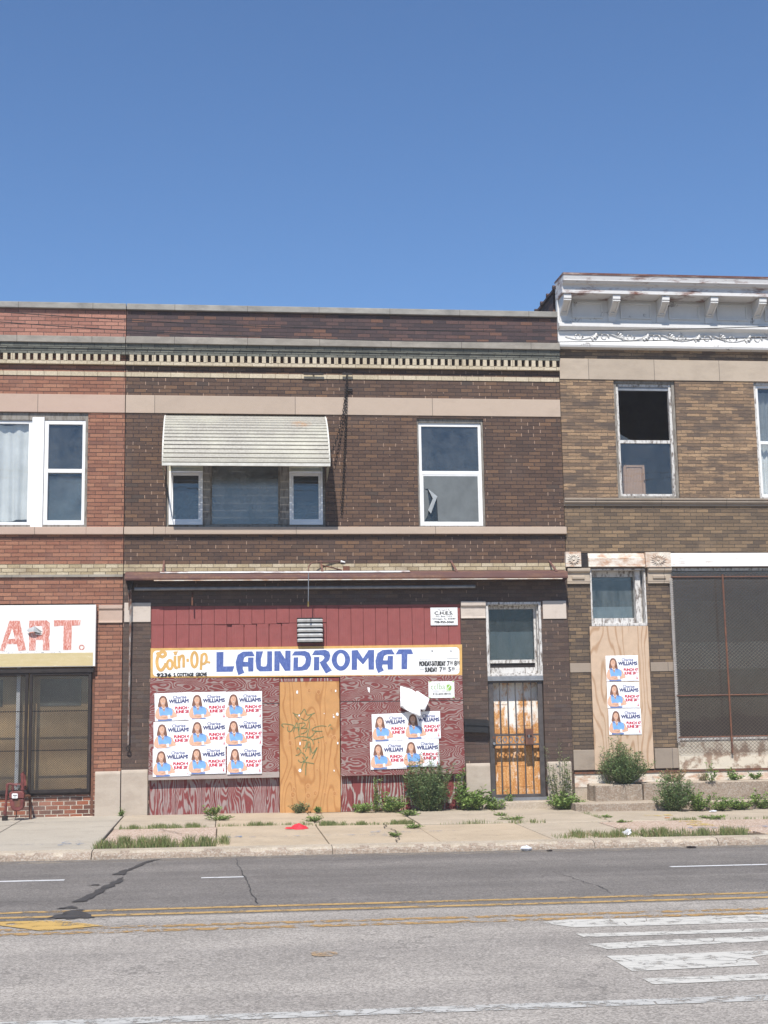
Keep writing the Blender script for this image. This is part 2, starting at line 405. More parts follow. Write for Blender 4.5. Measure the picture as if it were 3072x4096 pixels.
MT['base_brick'] = mat_brick('red and brown brick with white mortar', [(0,(.10,.045,.035)),(.45,(.14,.065,.045)),(.75,(.26,.085,.045)),(1,(.30,.10,.05))],
    .21, .072, (.50,.45,.37), (.50,.45,.37), mw=.07, mh=.14, dirt=(.30,.27,.24), dirt_amt=.25)
MT['cream_brick'] = mat_brick('cream glazed brick', [(0,(.36,.285,.175)),(.5,(.45,.37,.24)),(1,(.52,.44,.31))],
    .21, .068, (.10,.08,.055), (.12,.09,.06), mw=.045, mh=.13, off=.5, stain=[(3,.5,1,.55,.75,.55,(.16,.12,.075))], dirt=(.17,.13,.085), dirt_amt=.35)
MT['cream_clean'] = mat_brick('cream brick course', [(0,(.45,.38,.27)),(1,(.54,.465,.345))],
    .235, .5, (.2,.15,.1), (.16,.12,.08), mw=.03, mh=.0, dirt=(.3,.24,.15), dirt_amt=.2)
MT['green_brick'] = mat_brick('sooty green grey brick', [(0,(.11,.113,.097)),(.5,(.145,.147,.124)),(1,(.185,.182,.15))],
    .235, .075, (.028,.028,.024), (.028,.028,.024), mw=.04, mh=.12, dirt=(.05,.05,.045), dirt_amt=.5)
# stone, concrete
MT['lime'] = mat_stone('beige limestone', (.40,.315,.245), (.46,.365,.29), dirt=(.26,.205,.16), dirt_amt=.35, lo=.5, hi=.8, joint=2.52, vein=.25)
MT['lime_left'] = mat_stone('pinkish limestone', (.42,.305,.24), (.47,.35,.28), dirt=(.28,.2,.16), dirt_amt=.3, joint=1.9, vein=.2)
MT['grey_stone'] = mat_stone('weathered grey stone', (.27,.245,.21), (.37,.335,.285), dirt=(.11,.10,.088), dirt_amt=.6, lo=.40, hi=.66, joint=1.31, vein=.3)
MT['coping'] = mat_stone('grey coping stone', (.30,.285,.255), (.38,.36,.32), dirt=(.10,.10,.10), dirt_amt=.65, lo=.38, hi=.65, joint=1.31, vein=.2)
MT['base_stone'] = mat_stone('stained pale base stone', (.38,.32,.26), (.45,.385,.315), dirt=(.20,.15,.11), dirt_amt=.45, lo=.45, hi=.75, vein=.3)
MT['cap_stone'] = mat_stone('pale capital stone', (.46,.395,.335), (.54,.47,.41), dirt=(.16,.12,.10), dirt_amt=.4, lo=.52, hi=.72, vein=.3)
MT['right_lime'] = mat_stone('buff limestone', (.38,.31,.24), (.45,.375,.295), dirt=(.22,.18,.14), dirt_amt=.45, lo=.45, hi=.75, joint=1.27, vein=.25)
MT['right_sill'] = mat_stone('brown grey stone sill', (.26,.21,.165), (.32,.265,.21), dirt=(.10,.085,.07), dirt_amt=.5, joint=1.25, vein=.2)
MT['walk'] = mat_concrete('tan sidewalk concrete', (.455,.37,.27))
MT['walk_pale'] = mat_concrete('pale sidewalk concrete', (.43,.365,.285))
MT['walk_grey'] = mat_concrete('grey smooth sidewalk concrete', (.40,.36,.30), stain=.3)
MT['walk_agg'] = mat_concrete('pinkish exposed aggregate', (.40,.325,.265), ag=.55)
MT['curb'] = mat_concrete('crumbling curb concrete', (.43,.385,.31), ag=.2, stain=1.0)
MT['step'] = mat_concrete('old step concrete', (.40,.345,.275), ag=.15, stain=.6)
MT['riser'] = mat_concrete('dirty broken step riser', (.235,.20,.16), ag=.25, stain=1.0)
MT['soil'] = mat_plain('dry soil', (.13,.105,.075), .95, .3, 20)
MT['road_far'] = mat_asphalt('dark asphalt', (.175,.160,.146), worn=.7)
MT['road_near'] = mat_asphalt('pale worn asphalt', (.315,.287,.255), worn=.55)
MT['roof_tar'] = mat_plain('roof tar', (.045,.044,.046), .6, .2, 10)
MT['tar'] = mat_worn('crack seal tar', (.068,.064,.063), (.30,.40), 9)
MT['white_mark'] = mat_worn('worn white road paint', (.58,.56,.51), (.35,.47), 7)
MT['white_crisp'] = mat_worn('white lane paint', (.66,.66,.66), (.22,.32), 7)
MT['white_edge'] = mat_worn('flaking white edge line', (.50,.49,.46), (.40,.50), 7)
MT['yellow_mark'] = mat_worn('yellow road paint', (.49,.32,.13), (.36,.50), 7)
MT['yellow_worn'] = mat_worn('worn yellow road paint', (.44,.275,.115), (.45,.53), 8)
MT['yellow_gore'] = mat_worn('yellow painted island', (.55,.36,.12), (.38,.48), 5)
MT['blue_spray'] = mat_worn('blue utility paint', (.17,.27,.43), (.52,.66), 7)
MT['yellow_spray'] = mat_worn('yellow utility paint', (.62,.46,.10), (.5,.62), 7)
# painted timber, metal
MT['red_paint'] = mat_wood('faded red painted boards', (.25,.075,.070), (.33,.15,.14), True, (.70,.95), .03, 5, 2.0, 8, .25, .35, .55)
MT['red_worn_h'] = mat_wood('peeling red plywood', (.185,.046,.044), (.30,.225,.205), False, (.66,.84), .08, 215, 2.7, 2.3, .40, .28, .68)
MT['red_worn_v'] = mat_wood('peeling red boards', (.20,.052,.05), (.32,.25,.235), True, (.68,.88), .055, 150, 3.2, 5.0, .40, .3, .82)
MT['red_worn_v2'] = mat_wood('mostly red boards', (.20,.050,.048), (.38,.33,.30), True, (.84,.96), .10, 95, 2.6, 5.5, .40, .3, .9, seed=4.0)
MT['bare_grey'] = mat_wood('bare grey timber edge', (.38,.335,.305), (.27,.14,.12), False, (.66,.85), .02, 5, 3, 6, .4, .4, .4)
MT['plywood'] = mat_wood('orange plywood', (.50,.265,.105), (.36,.16,.055), True, (.50,.92), .20, 95, 1.8, 3.8, .55, .15, .35, seed=2.0, power=2.5)
MT['plywood_pale'] = mat_wood('pale plywood', (.52,.385,.275), (.36,.215,.12), True, (.50,.92), .14, 85, 1.8, 5.0, .55, .18, .35, seed=7.0, power=2.2)
MT['knot'] = mat_plain('plywood knot', (.40,.17,.065), .8, .2, 40)
MT['knot_ring'] = mat_plain('plywood knot halo', (.52,.275,.115), .8, .1, 40)
MT['sign_white'] = mat_plain('white enamel', (.80,.80,.79), .45, .04, 3)
MT['old_white'] = mat_rust('flaking white sign paint', (.79,.77,.73), (.42,.33,.25), .60, .74, 4)
MT['sign_orange'] = mat_plain('ochre paint', (.60,.36,.12), .6, .1, 6)
def _scr():
    t = NT('brushed blue lettering'); p = t.pos(); n = t.noise(t.scl(p, (9, 9, 5)), 2.5, 5, .7, 1.0)
    return t.fin(t.ramp(n, [(.3, (.052,.085,.25)), (.55, (.085,.13,.34)), (.75, (.17,.225,.45))]), .5)
MT['sign_blue'] = _scr()
def _scr2():
    t = NT('scribbled red lettering'); p = t.pos(); n = t.noise(t.scl(p, (26, 26, 5)), 2.2, 5, .75, 1.6)
    return t.fin(t.ramp(n, [(.38, (.43,.10,.065)), (.50, (.52,.19,.14)), (.60, (.78,.60,.55))]), .7)
MT['sign_red'] = _scr2()
def _yel():
    t = NT('scraped yellow band'); p = t.pos(); n = t.noise(t.scl(p, (1.5, 1.5, 7)), 3.0, 6, .7)
    return t.fin(t.ramp(n, [(.3, (.47,.38,.19)), (.62, (.53,.44,.25)), (.72, (.72,.66,.5))]), .7)
MT['sign_yellow'] = _yel()
MT['black_paint'] = mat_plain('black paint', (.03,.03,.032), .5)
MT['white_frame'] = mat_plain('white vinyl frame', (.74,.74,.73), .5, .05, 4)
MT['cream_frame'] = mat_plain('cream frame', (.52,.49,.36), .6, .1, 6)
MT['old_frame'] = mat_rust('peeling white wood frame', (.62,.60,.57), (.17,.14,.12), .48, .62, 9, 2.5, .8, .85)
MT['grey_wood'] = mat_rust('bare weathered wood frame', (.27,.25,.22), (.13,.105,.085), .45, .65, 8, 3, .6, .85)
MT['awning'] = None
def _awn():
    t = NT('dirty cream aluminium'); p = t.pos()
    n = t.noise(t.scl(p, (2, 2, 2.5)), 14, 6, .75); b = t.noise(p, 1.4, 4)
    c = t.ramp(n, [(.30, (.22,.205,.175)), (.48, (.33,.31,.265)), (.70, (.43,.41,.355))])
    c = t.mix(t.m('MULTIPLY', t.step(b, .45, .75), .5), c, (.54,.53,.42))
    x, y, z = t.sep(p)
    d = t.m('SQRT', t.m('ADD', t.m('POWER', t.m('DIVIDE', t.m('SUBTRACT', x, .98), .22), 2.0), t.m('POWER', t.m('DIVIDE', t.m('SUBTRACT', z, .80), .09), 2.0)))
    r = t.m('MULTIPLY', t.m('SUBTRACT', 1.0, t.step(d, .1, 1.0)), t.step(t.noise(p, 12, 4), .35, .6))
    c = t.mix(t.m('MULTIPLY', r, .7), c, (.42,.19,.05))
    return t.fin(c, .55, None, .0, .35)
MT['awning'] = _awn()
MT['awning_trim'] = mat_plain('white awning trim', (.58,.565,.51), .5, .1, 8)
MT['rust_hood'] = mat_rust('rusty maroon metal', (.135,.066,.057), (.22,.115,.07), .44, .66, 4, .5, 3, .6)
MT['rust'] = mat_rust('rusted iron', (.12,.058,.042), (.20,.085,.045), .4, .6, 8)
MT['dark_iron'] = mat_plain('dark iron', (.035,.028,.026), .6, .2, 12, .3)
MT['galv'] = mat_plain('grey steel pipe', (.24,.25,.265), .45, .15, 8, .35)
MT['galv_rust'] = mat_rust('rust streaked pipe', (.34,.31,.28), (.15,.07,.045), .42, .55, 6, 3, 1)
MT['vent'] = mat_plain('bare aluminium slats', (.50,.50,.49), .45, .12, 10, .2)
MT['gate'] = mat_plain('dull dark bronze gate', (.085,.075,.072), .5, .2, 6, .2)
def _door():
    t = NT('white door eaten by orange rust'); p = t.pos()
    n = t.noise(t.scl(p, (2.2, 2.2, .8)), 1.9, 7, .68); s = t.noise(t.scl(p, (16, 16, 1.4)), 1.2, 4); g = t.noise(p, 40, 5)
    x, y, z = t.sep(p)
    zz = t.m('SUBTRACT', 1.0, t.step(z, 1.25, 1.95))
    n5 = t.noise(t.scl(p, (5, 5, 3.2)), 1.6, 7, .72)
    k = t.step(t.m('ADD', t.m('MULTIPLY', n, .55), t.m('ADD', t.m('MULTIPLY', n5, .5), t.m('ADD', t.m('MULTIPLY', zz, .13), t.m('MULTIPLY', t.m('SUBTRACT', s, .5), .16)))), .53, .62)
    r = t.ramp(t.m('ADD', t.m('MULTIPLY', g, .6), t.m('MULTIPLY', s, .4)), [(.3, (.33,.125,.035)), (.5, (.50,.23,.07)), (.68, (.72,.47,.24))])
    return t.fin(t.mix(k, (.76,.72,.66), r), .6, t.bump(g, .2, .003))
MT['rust_door'] = _door()
MT['mailbox'] = mat_plain('faded black metal', (.020,.020,.021), .5, .15, 8, .1)
MT['meter'] = mat_plain('maroon gas meter paint', (.17,.050,.045), .5, .2, 8)
MT['cornice'] = mat_rust('peeling white tin', (.67,.66,.64), (.24,.225,.215), .60, .66, 3.4, 1, 1, .6)
MT['cornice_rust'] = mat_rust('rusted white tin edge', (.64,.63,.62), (.19,.08,.055), .50, .64, 3.5, .5, 2.0, .7)
MT['cornice_lip'] = mat_rust('rusted roof edge', (.42,.34,.30), (.13,.055,.042), .34, .5, 4, .4, 2.0, .8)
MT['lintel_rust'] = mat_rust('rusted white beam', (.70,.64,.55), (.40,.16,.05), .45, .68, 4, .8, 2, .7)
MT['lintel_white'] = mat_rust('flaking white beam', (.76,.75,.72), (.42,.25,.13), .60, .70, 5, .5, 3, .7)
MT['sill_paint'] = mat_rust('flaked cream base', (.62,.55,.44), (.30,.21,.15), .50, .58, 3, 1, 1, .8)
MT['room'] = mat_plain('dim plaster', (.22,.19,.165), .9, .1, 3)
MT['void'] = mat_plain('dim brown interior', (.13,.11,.105), .9, .1, 3)
MT['curtain'] = mat_plain('white curtain', (.70,.71,.72), .9, .06, 4)
MT['paper_brown'] = mat_wood('brown paper behind window', (.74,.52,.30), (.50,.33,.18), False, (.4,.9), .6, 4, 1.2, 2)
MT['screen'] = mat_plain('grey insect screen', (.13,.145,.15), .8, .1, 4)
MT['torn'] = mat_plain('torn screen flap', (.30,.32,.33), .8, .1, 10)
MT['sash_paper'] = mat_plain('clouded plastic', (.22,.27,.30), .7, .3, 2.5)
MT['cabinet'] = mat_wood('brown cupboard door', (.50,.32,.215), (.40,.24,.15), True, (.5,.9), .03, 5)
MT['glass_up'] = mat_glass('sky reflecting glass', .045, .10, (.27,.28,.28), (.72,.74,.74), False)
MT['glass_view'] = mat_glass('old clear window glass', .02, .04, (.3,.3,.3), (.92,.93,.92), False)
MT['glass_dusty'] = mat_glass('dusty glass', .04, .30, (.34,.35,.345), (.75,.78,.78), False, .16)
MT['glass_low'] = mat_glass('shaded glass', .0, .08, (.20,.22,.23))
MT['glass_clear'] = mat_glass('clear shop glass', .0, .03, (.3,.25,.2), (.92,.92,.90))
MT['glass_dirty'] = mat_glass('streaked glass', .025, .12, (.33,.36,.36))
MT['mesh_dark'] = mat_mesh('dark expanded metal', (.075,.072,.07), .040, .030, .23)
MT['mesh_right'] = mat_mesh('rusty diamond mesh', (.20,.155,.125), .074, .064, .13)
MT['chain_white'] = mat_mesh('white painted diamond mesh', (.55,.5,.45), .05, .04, .34)
# posters
MT['paper'] = None
def _pap():
    t = NT('poster paper'); p = t.pos(); r = t.n('ObjectInfo').outputs['Random']
    q = t.n('VectorMath', {0: p, 1: t.xyz(t.m('MULTIPLY', r, 17.0), 0.0, t.m('MULTIPLY', r, 31.0))}, operation='ADD').outputs[0]
    w1 = t.noise(q, 4.5, 3, .5, 1.2); w2 = t.noise(t.scl(q, (1, 1, 3)), 11, 3, .6, .6)
    d = t.noise(q, 2.2, 5, .7)
    c = t.mix(t.m('MULTIPLY', t.step(d, .5, .8), .5), (.83,.83,.845), (.70,.695,.69))
    return t.fin(c, .7, t.bump(t.m('ADD', w1, t.m('MULTIPLY', w2, .4)), .5, .035))
MT['paper'] = _pap()
MT['p_navy'] = mat_plain('navy print', (.045,.055,.16), .6, .1)
MT['p_slate'] = mat_plain('slate blue print', (.13,.15,.30), .6, .1)
MT['p_red'] = mat_plain('crimson print', (.50,.035,.065), .6, .08)
MT['p_skin'] = mat_plain('printed skin tone', (.66,.40,.28), .6, .08, 14)
MT['p_skin2'] = mat_plain('printed skin shade', (.50,.27,.175), .6, .08, 14)
MT['p_hair'] = mat_plain('printed brown hair', (.21,.105,.075), .6, .2, 12)
MT['p_dress'] = mat_plain('printed blue dress', (.20,.40,.74), .6, .1, 9)
MT['p_dress2'] = mat_plain('printed blue dress shade', (.12,.19,.42), .6, .1)
MT['p_grey'] = mat_plain('grey print', (.42,.43,.48), .6, .1)
MT['green_marker'] = mat_plain('green marker', (.14,.20,.09), .7, .25, 30)
MT['green_print'] = mat_plain('green print', (.27,.50,.09), .6, .1)
MT['green_pale'] = mat_plain('thin green print', (.25,.42,.17), .6, .1)
MT['scrap'] = mat_plain('torn white scrap', (.80,.80,.80), .8, .05)
# plants
MT['leaf_bush'] = mat_leaf('grey green weed leaves', [(0,(.075,.13,.048)),(.45,(.13,.20,.075)),(.8,(.20,.28,.11)),(1,(.32,.36,.18))])
MT['leaf_bright'] = mat_leaf('bright green weed leaves', [(0,(.11,.18,.042)),(.5,(.18,.275,.07)),(1,(.30,.38,.12))])
MT['leaf_pale'] = mat_leaf('seedy pale green weed', [(0,(.10,.145,.06)),(.5,(.17,.215,.09)),(1,(.28,.29,.15))])
MT['grass'] = mat_leaf('grass blades', [(0,(.12,.165,.055)),(.5,(.19,.24,.085)),(.85,(.29,.30,.13)),(1,(.40,.34,.19))])
MT['dry'] = mat_leaf('dry straw', [(0,(.20,.14,.07)),(1,(.36,.28,.15))])
MT['stem'] = mat_plain('weed stem', (.11,.115,.045), .8)
MT['red_cloth'] = mat_plain('red cloth', (.62,.035,.05), .7, .12, 12)
MT['trash'] = mat_plain('white litter', (.62,.63,.66), .5, .1, 10)
MT['wire'] = mat_plain('black cable', (.02,.02,.022), .6)

# ------------------------------------------------------------------ ground
def gmesh(name, mats, parent=None, kind='structure'):
    return MB()
g = MB(); g.quad((-400,-400,-.30+2.4),(400,-400,-.30-2.4),(400,400,-.30-2.4),(-400,400,-.30+2.4))
prop(g.build('ground', MT['soil']), kind='structure')
def rz(x): return gz(x) + ROAD
r = MB()
r.quad((-60,-10.95,rz(-60)),(60,-10.95,rz(60)),(60,-5.62,rz(60)),(-60,-5.62,rz(-60)), mi=0)
r.quad((-60,-26,rz(-60)),(60,-26,rz(60)),(60,-10.95,rz(60)),(-60,-10.95,rz(-60)), mi=1)
road = prop(r.build('road', [MT['road_far'], MT['road_near']]), kind='structure')
def mark(name, m, polys, lift=.004):
    b = MB()
    for poly in polys:
        a = sum(poly[i][0]*poly[(i+1)%len(poly)][1]-poly[(i+1)%len(poly)][0]*poly[i][1] for i in range(len(poly)))
        if a < 0: poly = poly[::-1]
        b.add([(x, y, rz(x)+lift) for x, y in poly], [list(range(len(poly)))])
    return b.build(name, m, road, fix=False)
def strip(x0, x1, y, w, skew=0.0):
    return [(x0, y-w/2), (x1, y+skew-w/2), (x1, y+skew+w/2), (x0, y+w/2)]
mark('lane_line', MT['white_crisp'], [strip(-6, -1.8, -7.92, .11)])
mark('lane_line', MT['white_crisp'], [strip(-.26, .22, -8.03, .09)])
mark('lane_line', MT['white_crisp'], [strip(5.25, 11, -8.06, .10)])
for y, m in ((-10.50,'yellow_mark'),(-10.83,'yellow_mark'),(-11.58,'yellow_worn'),(-11.83,'yellow_worn')):
    mark('center_line', MT[m], [strip(-20, 20, y, .115 if m == 'yellow_mark' else .13, .02)])
mark('painted_island', MT['yellow_gore'], [[(-6,-11.05),(-1.49,-11.08),(-1.05,-11.48),(-1.55,-11.70),(-2.0,-11.28),(-6,-10.95)]], .007)
mark('edge_line', MT['white_edge'], [strip(-20, 20, -15.34, .17)])
for poly in ([(2.78,-11.98),(3.01,-11.87),(3.71,-11.93),(7,-11.92),(7,-12.34),(3.74,-12.34),(2.97,-12.32),(2.80,-12.08)],
             [(2.9,-12.65),(3.63,-12.67),(7,-12.64),(7,-12.82),(3.6,-12.84),(2.92,-12.83)],
             [(2.86,-13.17),(3.5,-13.08),(7,-12.92),(7,-13.24),(4.31,-13.28),(2.95,-13.42)],
             [(2.86,-13.70),(3.5,-13.70),(4.14,-13.69),(4.1,-13.85),(3.9,-13.95),(3.84,-14.26),(3.3,-14.30),(2.87,-14.33)],
             [(2.86,-14.60),(3.76,-14.57),(6,-14.52),(6,-14.74),(3.69,-14.78),(2.87,-14.81)]):
    mark('crossing_bar', MT['white_mark'], [poly])
def rough(pts, amp, n=6):
    out = []
    for i in range(len(pts)):
        a, b = pts[i], pts[(i+1) % len(pts)]
        for k in range(n):
            t = k/n; j = amp if k else 0
            out.append((a[0]+(b[0]-a[0])*t+random.uniform(-j, j), a[1]+(b[1]-a[1])*t+random.uniform(-j, j)))
    return out
mark('tar_patch', MT['tar'], [rough([(-.80,-5.84),(-.98,-6.08),(-1.20,-7.05),(-1.30,-7.52),(-1.17,-7.56),(-1.10,-6.95),(-.94,-6.2)], .022),
     rough([(-1.15,-7.80),(-1.26,-8.30),(-1.36,-9.05),(-1.52,-9.84),(-1.36,-9.82),(-1.26,-9.0),(-1.13,-8.2)], .025),
     rough([(-1.48,-10.12),(-1.62,-10.32),(-1.40,-10.30)], .015), rough([(-1.44,-10.45),(-1.62,-10.9),(-1.36,-11.02),(-1.17,-10.98),(-1.30,-10.6),(-1.34,-10.4)], .03),
     rough([(-1.5,-8.50),(-1.35,-8.52),(-1.36,-8.44),(-1.42,-8.42)], .01)], .008)
mark('tar_patch', MT['tar'], [[(-6,-11.07),(-1.75,-11.03),(-1.38,-10.94),(-1.38,-10.90),(-1.78,-10.99),(-6,-11.02)]], .010)
def wig(x, y0, y1, w, n=26):
    L = []; R = []; q = x
    for i in range(n+1):
        q += random.uniform(-.022, .022); y = y0+(y1-y0)*i/n; ww = w*random.uniform(.3, 1.2); L.append((q-ww/2, y)); R.append((q+ww/2, y))
    return L+R[::-1]
mark('tar_patch', MT['tar'], [wig(.32, -10.3, -6.0, .013), wig(3.9, -10.2, -8.4, .010), wig(-3.0, -10.4, -7.0, .012)], .008)
MT['spot'] = mat_worn('faded orange survey paint', (.46,.31,.17), (.42,.56), 7)
mark('paint_spot', MT['spot'], [[(.76+.10*math.cos(a/9*math.pi)*random.uniform(.85,1.15), -13.24+.13*math.sin(a/9*math.pi)*random.uniform(.85,1.15)) for a in range(18)]], .007)
# gutter and curb
b = MB(); random.seed(3)
for i, (x0, x1) in enumerate(((-14,-1.72),(-1.71,1.42),(1.43,4.98),(4.99,6.72),(6.73,14))):
    n = max(3, int((x1-x0)/.12))
    top = []
    for k in range(n+1):
        x = x0 + (x1-x0)*k/n
        w_ = .5+.5*math.sin(x*2.3+math.sin(x*5.1)); j = random.uniform(-.03, .02)*(.3+w_); zz = random.uniform(-.034, .004)*(.2+w_)
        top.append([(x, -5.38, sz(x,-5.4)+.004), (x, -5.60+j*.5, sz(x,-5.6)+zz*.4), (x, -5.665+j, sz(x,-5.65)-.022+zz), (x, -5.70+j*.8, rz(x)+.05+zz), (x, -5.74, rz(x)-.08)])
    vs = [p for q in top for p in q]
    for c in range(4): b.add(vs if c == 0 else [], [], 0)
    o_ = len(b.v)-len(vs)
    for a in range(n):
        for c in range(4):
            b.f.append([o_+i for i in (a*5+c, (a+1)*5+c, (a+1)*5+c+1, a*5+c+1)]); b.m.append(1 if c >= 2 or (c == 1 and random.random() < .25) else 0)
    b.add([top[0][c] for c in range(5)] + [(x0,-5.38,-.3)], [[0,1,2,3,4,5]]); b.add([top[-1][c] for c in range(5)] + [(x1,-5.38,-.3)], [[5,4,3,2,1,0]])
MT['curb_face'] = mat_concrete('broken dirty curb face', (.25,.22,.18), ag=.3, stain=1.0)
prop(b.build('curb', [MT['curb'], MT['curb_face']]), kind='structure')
b = MB()
b.quad((-40,-6.05,rz(-40)+.003),(40,-6.05,rz(40)+.003),(40,-5.7,rz(40)+.004),(-40,-5.7,rz(-40)+.004))
b.build('gutter_dust', mat_worn('gutter grit', (.36,.31,.25), (.46,.62), 5, 3.0), road, fix=False)
# sidewalk slabs (x0,x1,y0,y1,material)
b = MB()
slabs = [(-14,-4.9,-5.37,.35,2),(-4.89,-3.35,-5.37,.35,2),(-3.34,-1.72,-5.37,.35,2),
         (-1.70,-.14,-2.26,.3,1),(-.13,1.42,-2.36,.3,0),(1.435,3.02,-2.55,.3,0),(3.035,4.60,-2.70,.3,1),(4.615,6.02,-2.80,.3,1),(6.035,7.66,-2.85,.3,1),(7.675,9.5,-2.88,.3,1),(9.51,14,-2.9,.3,1),
         (-1.68,-.12,-4.55,-2.52,3),(-.105,1.405,-5.37,-2.44,0),(1.42,2.93,-5.37,-2.66,0),(2.94,4.50,-5.37,-2.80,0),(4.515,5.80,-5.37,-2.90,1),
         (5.815,7.60,-4.75,-2.96,3),(7.61,9.5,-5.37,-2.96,3),(9.51,14,-5.37,-3.0,3)]
random.seed(5)
for x0, x1, y0, y1, mi in slabs:
    t = random.uniform(-.006, .008)
    ps = [(x0,y0),(x1,y0),(x1,y1),(x0,y1)]
    b.add([(x, y, -.4) for x, y in ps] + [(x, y, sz(x, y)+t+random.uniform(-.003,.003)) for x, y in ps],
          [(0,1,5,4),(1,2,6,5),(2,3,7,6),(3,0,4,7),(4,5,6,7)], mi)
walk = prop(b.build('sidewalk', [MT['walk'], MT['walk_pale'], MT['walk_grey'], MT['walk_agg']], bevel=.012), kind='structure')
b = MB()
for x0, x1, y0, y1 in ((-1.71,14,-5.38,.3),):
    b.quad((x0,y0,sz(x0,y0)-.035),(x1,y0,sz(x1,y0)-.035),(x1,y1,sz(x1,y1)-.035),(x0,y1,sz(x0,y1)-.035))
prop(b.build('soil', MT['soil']), kind='structure')
def wmark(name, m, polys, lift=.016):
    b = MB()
    for poly in polys:
        b.add([(x, y, sz(x, y)+lift) for x, y in poly], [list(range(len(poly)))])
    return b.build(name, m, walk, fix=True)
wmark('paint_mark', MT['blue_spray'], [strip(-4,-1.85,-4.72,.07), [(-2.25,-4.9),(-1.95,-4.9),(-1.98,-4.35),(-2.2,-4.35)], strip(.35,2.2,-4.28,.10), [(2.05,-4.45),(2.32,-4.5),(2.3,-3.7),(2.12,-3.9)], strip(2.3,3.4,-4.0,.08), strip(.0,.25,-4.2,.25), strip(6.75,7.4,-4.35,.3), strip(7.5,9.5,-4.3,.25)])
wmark('paint_mark', MT['yellow_spray'], [[(7.0,-3.1),(7.35,-3.1),(7.3,-4.2),(6.95,-3.9)], [(7.25,-4.5),(7.55,-4.6),(7.5,-5.0),(7.2,-4.9)], strip(6.8,7.3,-2.1,.25), strip(7.4,8.6,-5.3,.12)])
crk = MB()
for pts in ([(2.47,-2.68),(2.43,-3.3),(2.52,-3.8),(2.38,-4.3),(2.42,-4.8),(2.30,-5.36)], [(-4.2,-2.6),(-3.6,-1.9),(-3.1,-1.1)], [(-1.0,-2.8),(-.75,-3.3),(-.6,-3.6)]):
    pp = smoothline(pts, 4); pp = [(x+random.uniform(-.03,.03), y) for x, y in pp]
    n = len(pp)
    crk.add([(x-.009, y, sz(x,y)+.0165) for x, y in pp] + [(x+.009, y, sz(x,y)+.0165) for x, y in pp], [(i, n+i, n+i+1, i+1) for i in range(n-1)])
crk.build('crack', MT['soil'], walk)
# ------------------------------------------------------------------ buildings
LX, RX = -1.766, 6.206            # party lines
def shell(parent, x0, x1, ztop, wallm, side0=True, side1=True, depth=11.0):
    """side and rear walls, floors, roof deck behind the facade"""
    b = MB(); t = .25
    if side0: b.box(x0, x0+t, .30, depth, -.3, ztop)
    if side1: b.box(x1-t, x1, .30, depth, -.3, ztop)
    b.box(x0+t, x1-t, depth-t, depth, -.3, ztop)
    b.build('side_wall', wallm, parent)
    b = MB(); b.box(x0+t, x1-t, .31, depth-t, 8.55, 8.7)
    b.build('roof', MT['roof_tar'], parent)
    b = MB(); b.box(x0+t, x1-t, .305, depth-t, 4.05, 4.3); b.box(x0+t, x1-t, .305, depth-t, -.25, -.02)
    b.box(x0+t, x1-t, 4.5, 4.6, -.02, 4.05); b.box(x0+t, x1-t, 4.5, 4.6, 4.3, 8.55)
    b.build('interior', MT['room'], parent)
def zm(sy, y=0.0): return Z(1566, sy, y)
def frame_mb(mb, x0, x1, z0, z1, w, y0, y1, mi=None, wb=None, wt=None):
    wb = w if wb is None else wb; wt = w if wt is None else wt
    mb.box(x0, x0+w, y0, y1, z0, z1, mi); mb.box(x1-w, x1, y0, y1, z0, z1, mi)
    mb.box(x0+w, x1-w, y0, y1, z0, z0+wb, mi); mb.box(x0+w, x1-w, y0, y1, z1-wt, z1, mi)
def pane(parent, x0, x1, z0, z1, y, m):
    b = MB(); b.box(x0, x1, y, y+.005, z0, z1); return b.build('pane', m, parent)

# ---- building of the laundromat (middle)
mid = thing('brick_building', 'dark brown brick building between a red and a tan one, with red boarded shopfront', 'building', (2.2, 0, 0))
z_cop0, z_cop1 = zm(1260), 9.09
z_belt0, z_belt1 = zm(1397), zm(1370)
z_dent = zm(1437.5); z_row1 = zm(1463); z_row0 = zm(1476.5)
z_yl1, z_yl0 = zm(1503), zm(1520)
z_lin1, z_lin0 = zm(1592), zm(1662)
z_sill1, z_sill0 = zm(2109), zm(2138)
z_ly1, z_ly0 = zm(2254.5), zm(2290)
z_red1 = Z(1230, 2421); 
wx0, wx1 = X(663.4, 1990), X(1303, 1990)        # picture window opening
vx0, vx1 = X(1671, 1900), X(1938, 1900)        # single window opening
vz1 = Z(1800, 1674)
sx0, sx1 = X(602, 2700), X(1848, 2700)        # storefront opening
dx0, dx1 = X(1950, 2700), X(2172, 2700)        # door opening
z_door1 = Z(2060, 2408)
holes = [(wx0, wx1, z_sill1, z_lin0-.0), (vx0, vx1, z_sill1, vz1), (sx0, sx1, -1, z_red1), (dx0, dx1, -1, z_door1)]
MX0, MX1 = LX+.006, RX-.006
b = MB(); wall(b, MX0, MX1, z_ly0, z_belt0, holes, 0, .30); b.build('wall', MT['dark_brick'], mid)
b = MB(); wall(b, MX0, MX1, -.3, z_ly0, holes, 0, .30); b.build('storefront_wall', MT['dark_brick_low'], mid)
b = MB(); b.box(MX0, MX1, 0, .30, z_belt0, z_cop0); b.build('parapet', MT['parapet_brick'], mid)
shell(mid, MX0, MX1, 8.6, MT['parapet_brick'])
def trim(name, m, x0, x1, y0, z0, z1, parent, bev=.008, y1=.05):
    b = MB(); b.box(x0, x1, y0, y1, z0, z1); return b.build(name, m, parent, bevel=bev)
trim('coping', MT['coping'], MX0, MX1, -.06, z_cop0, z_cop1, mid, y1=.36)
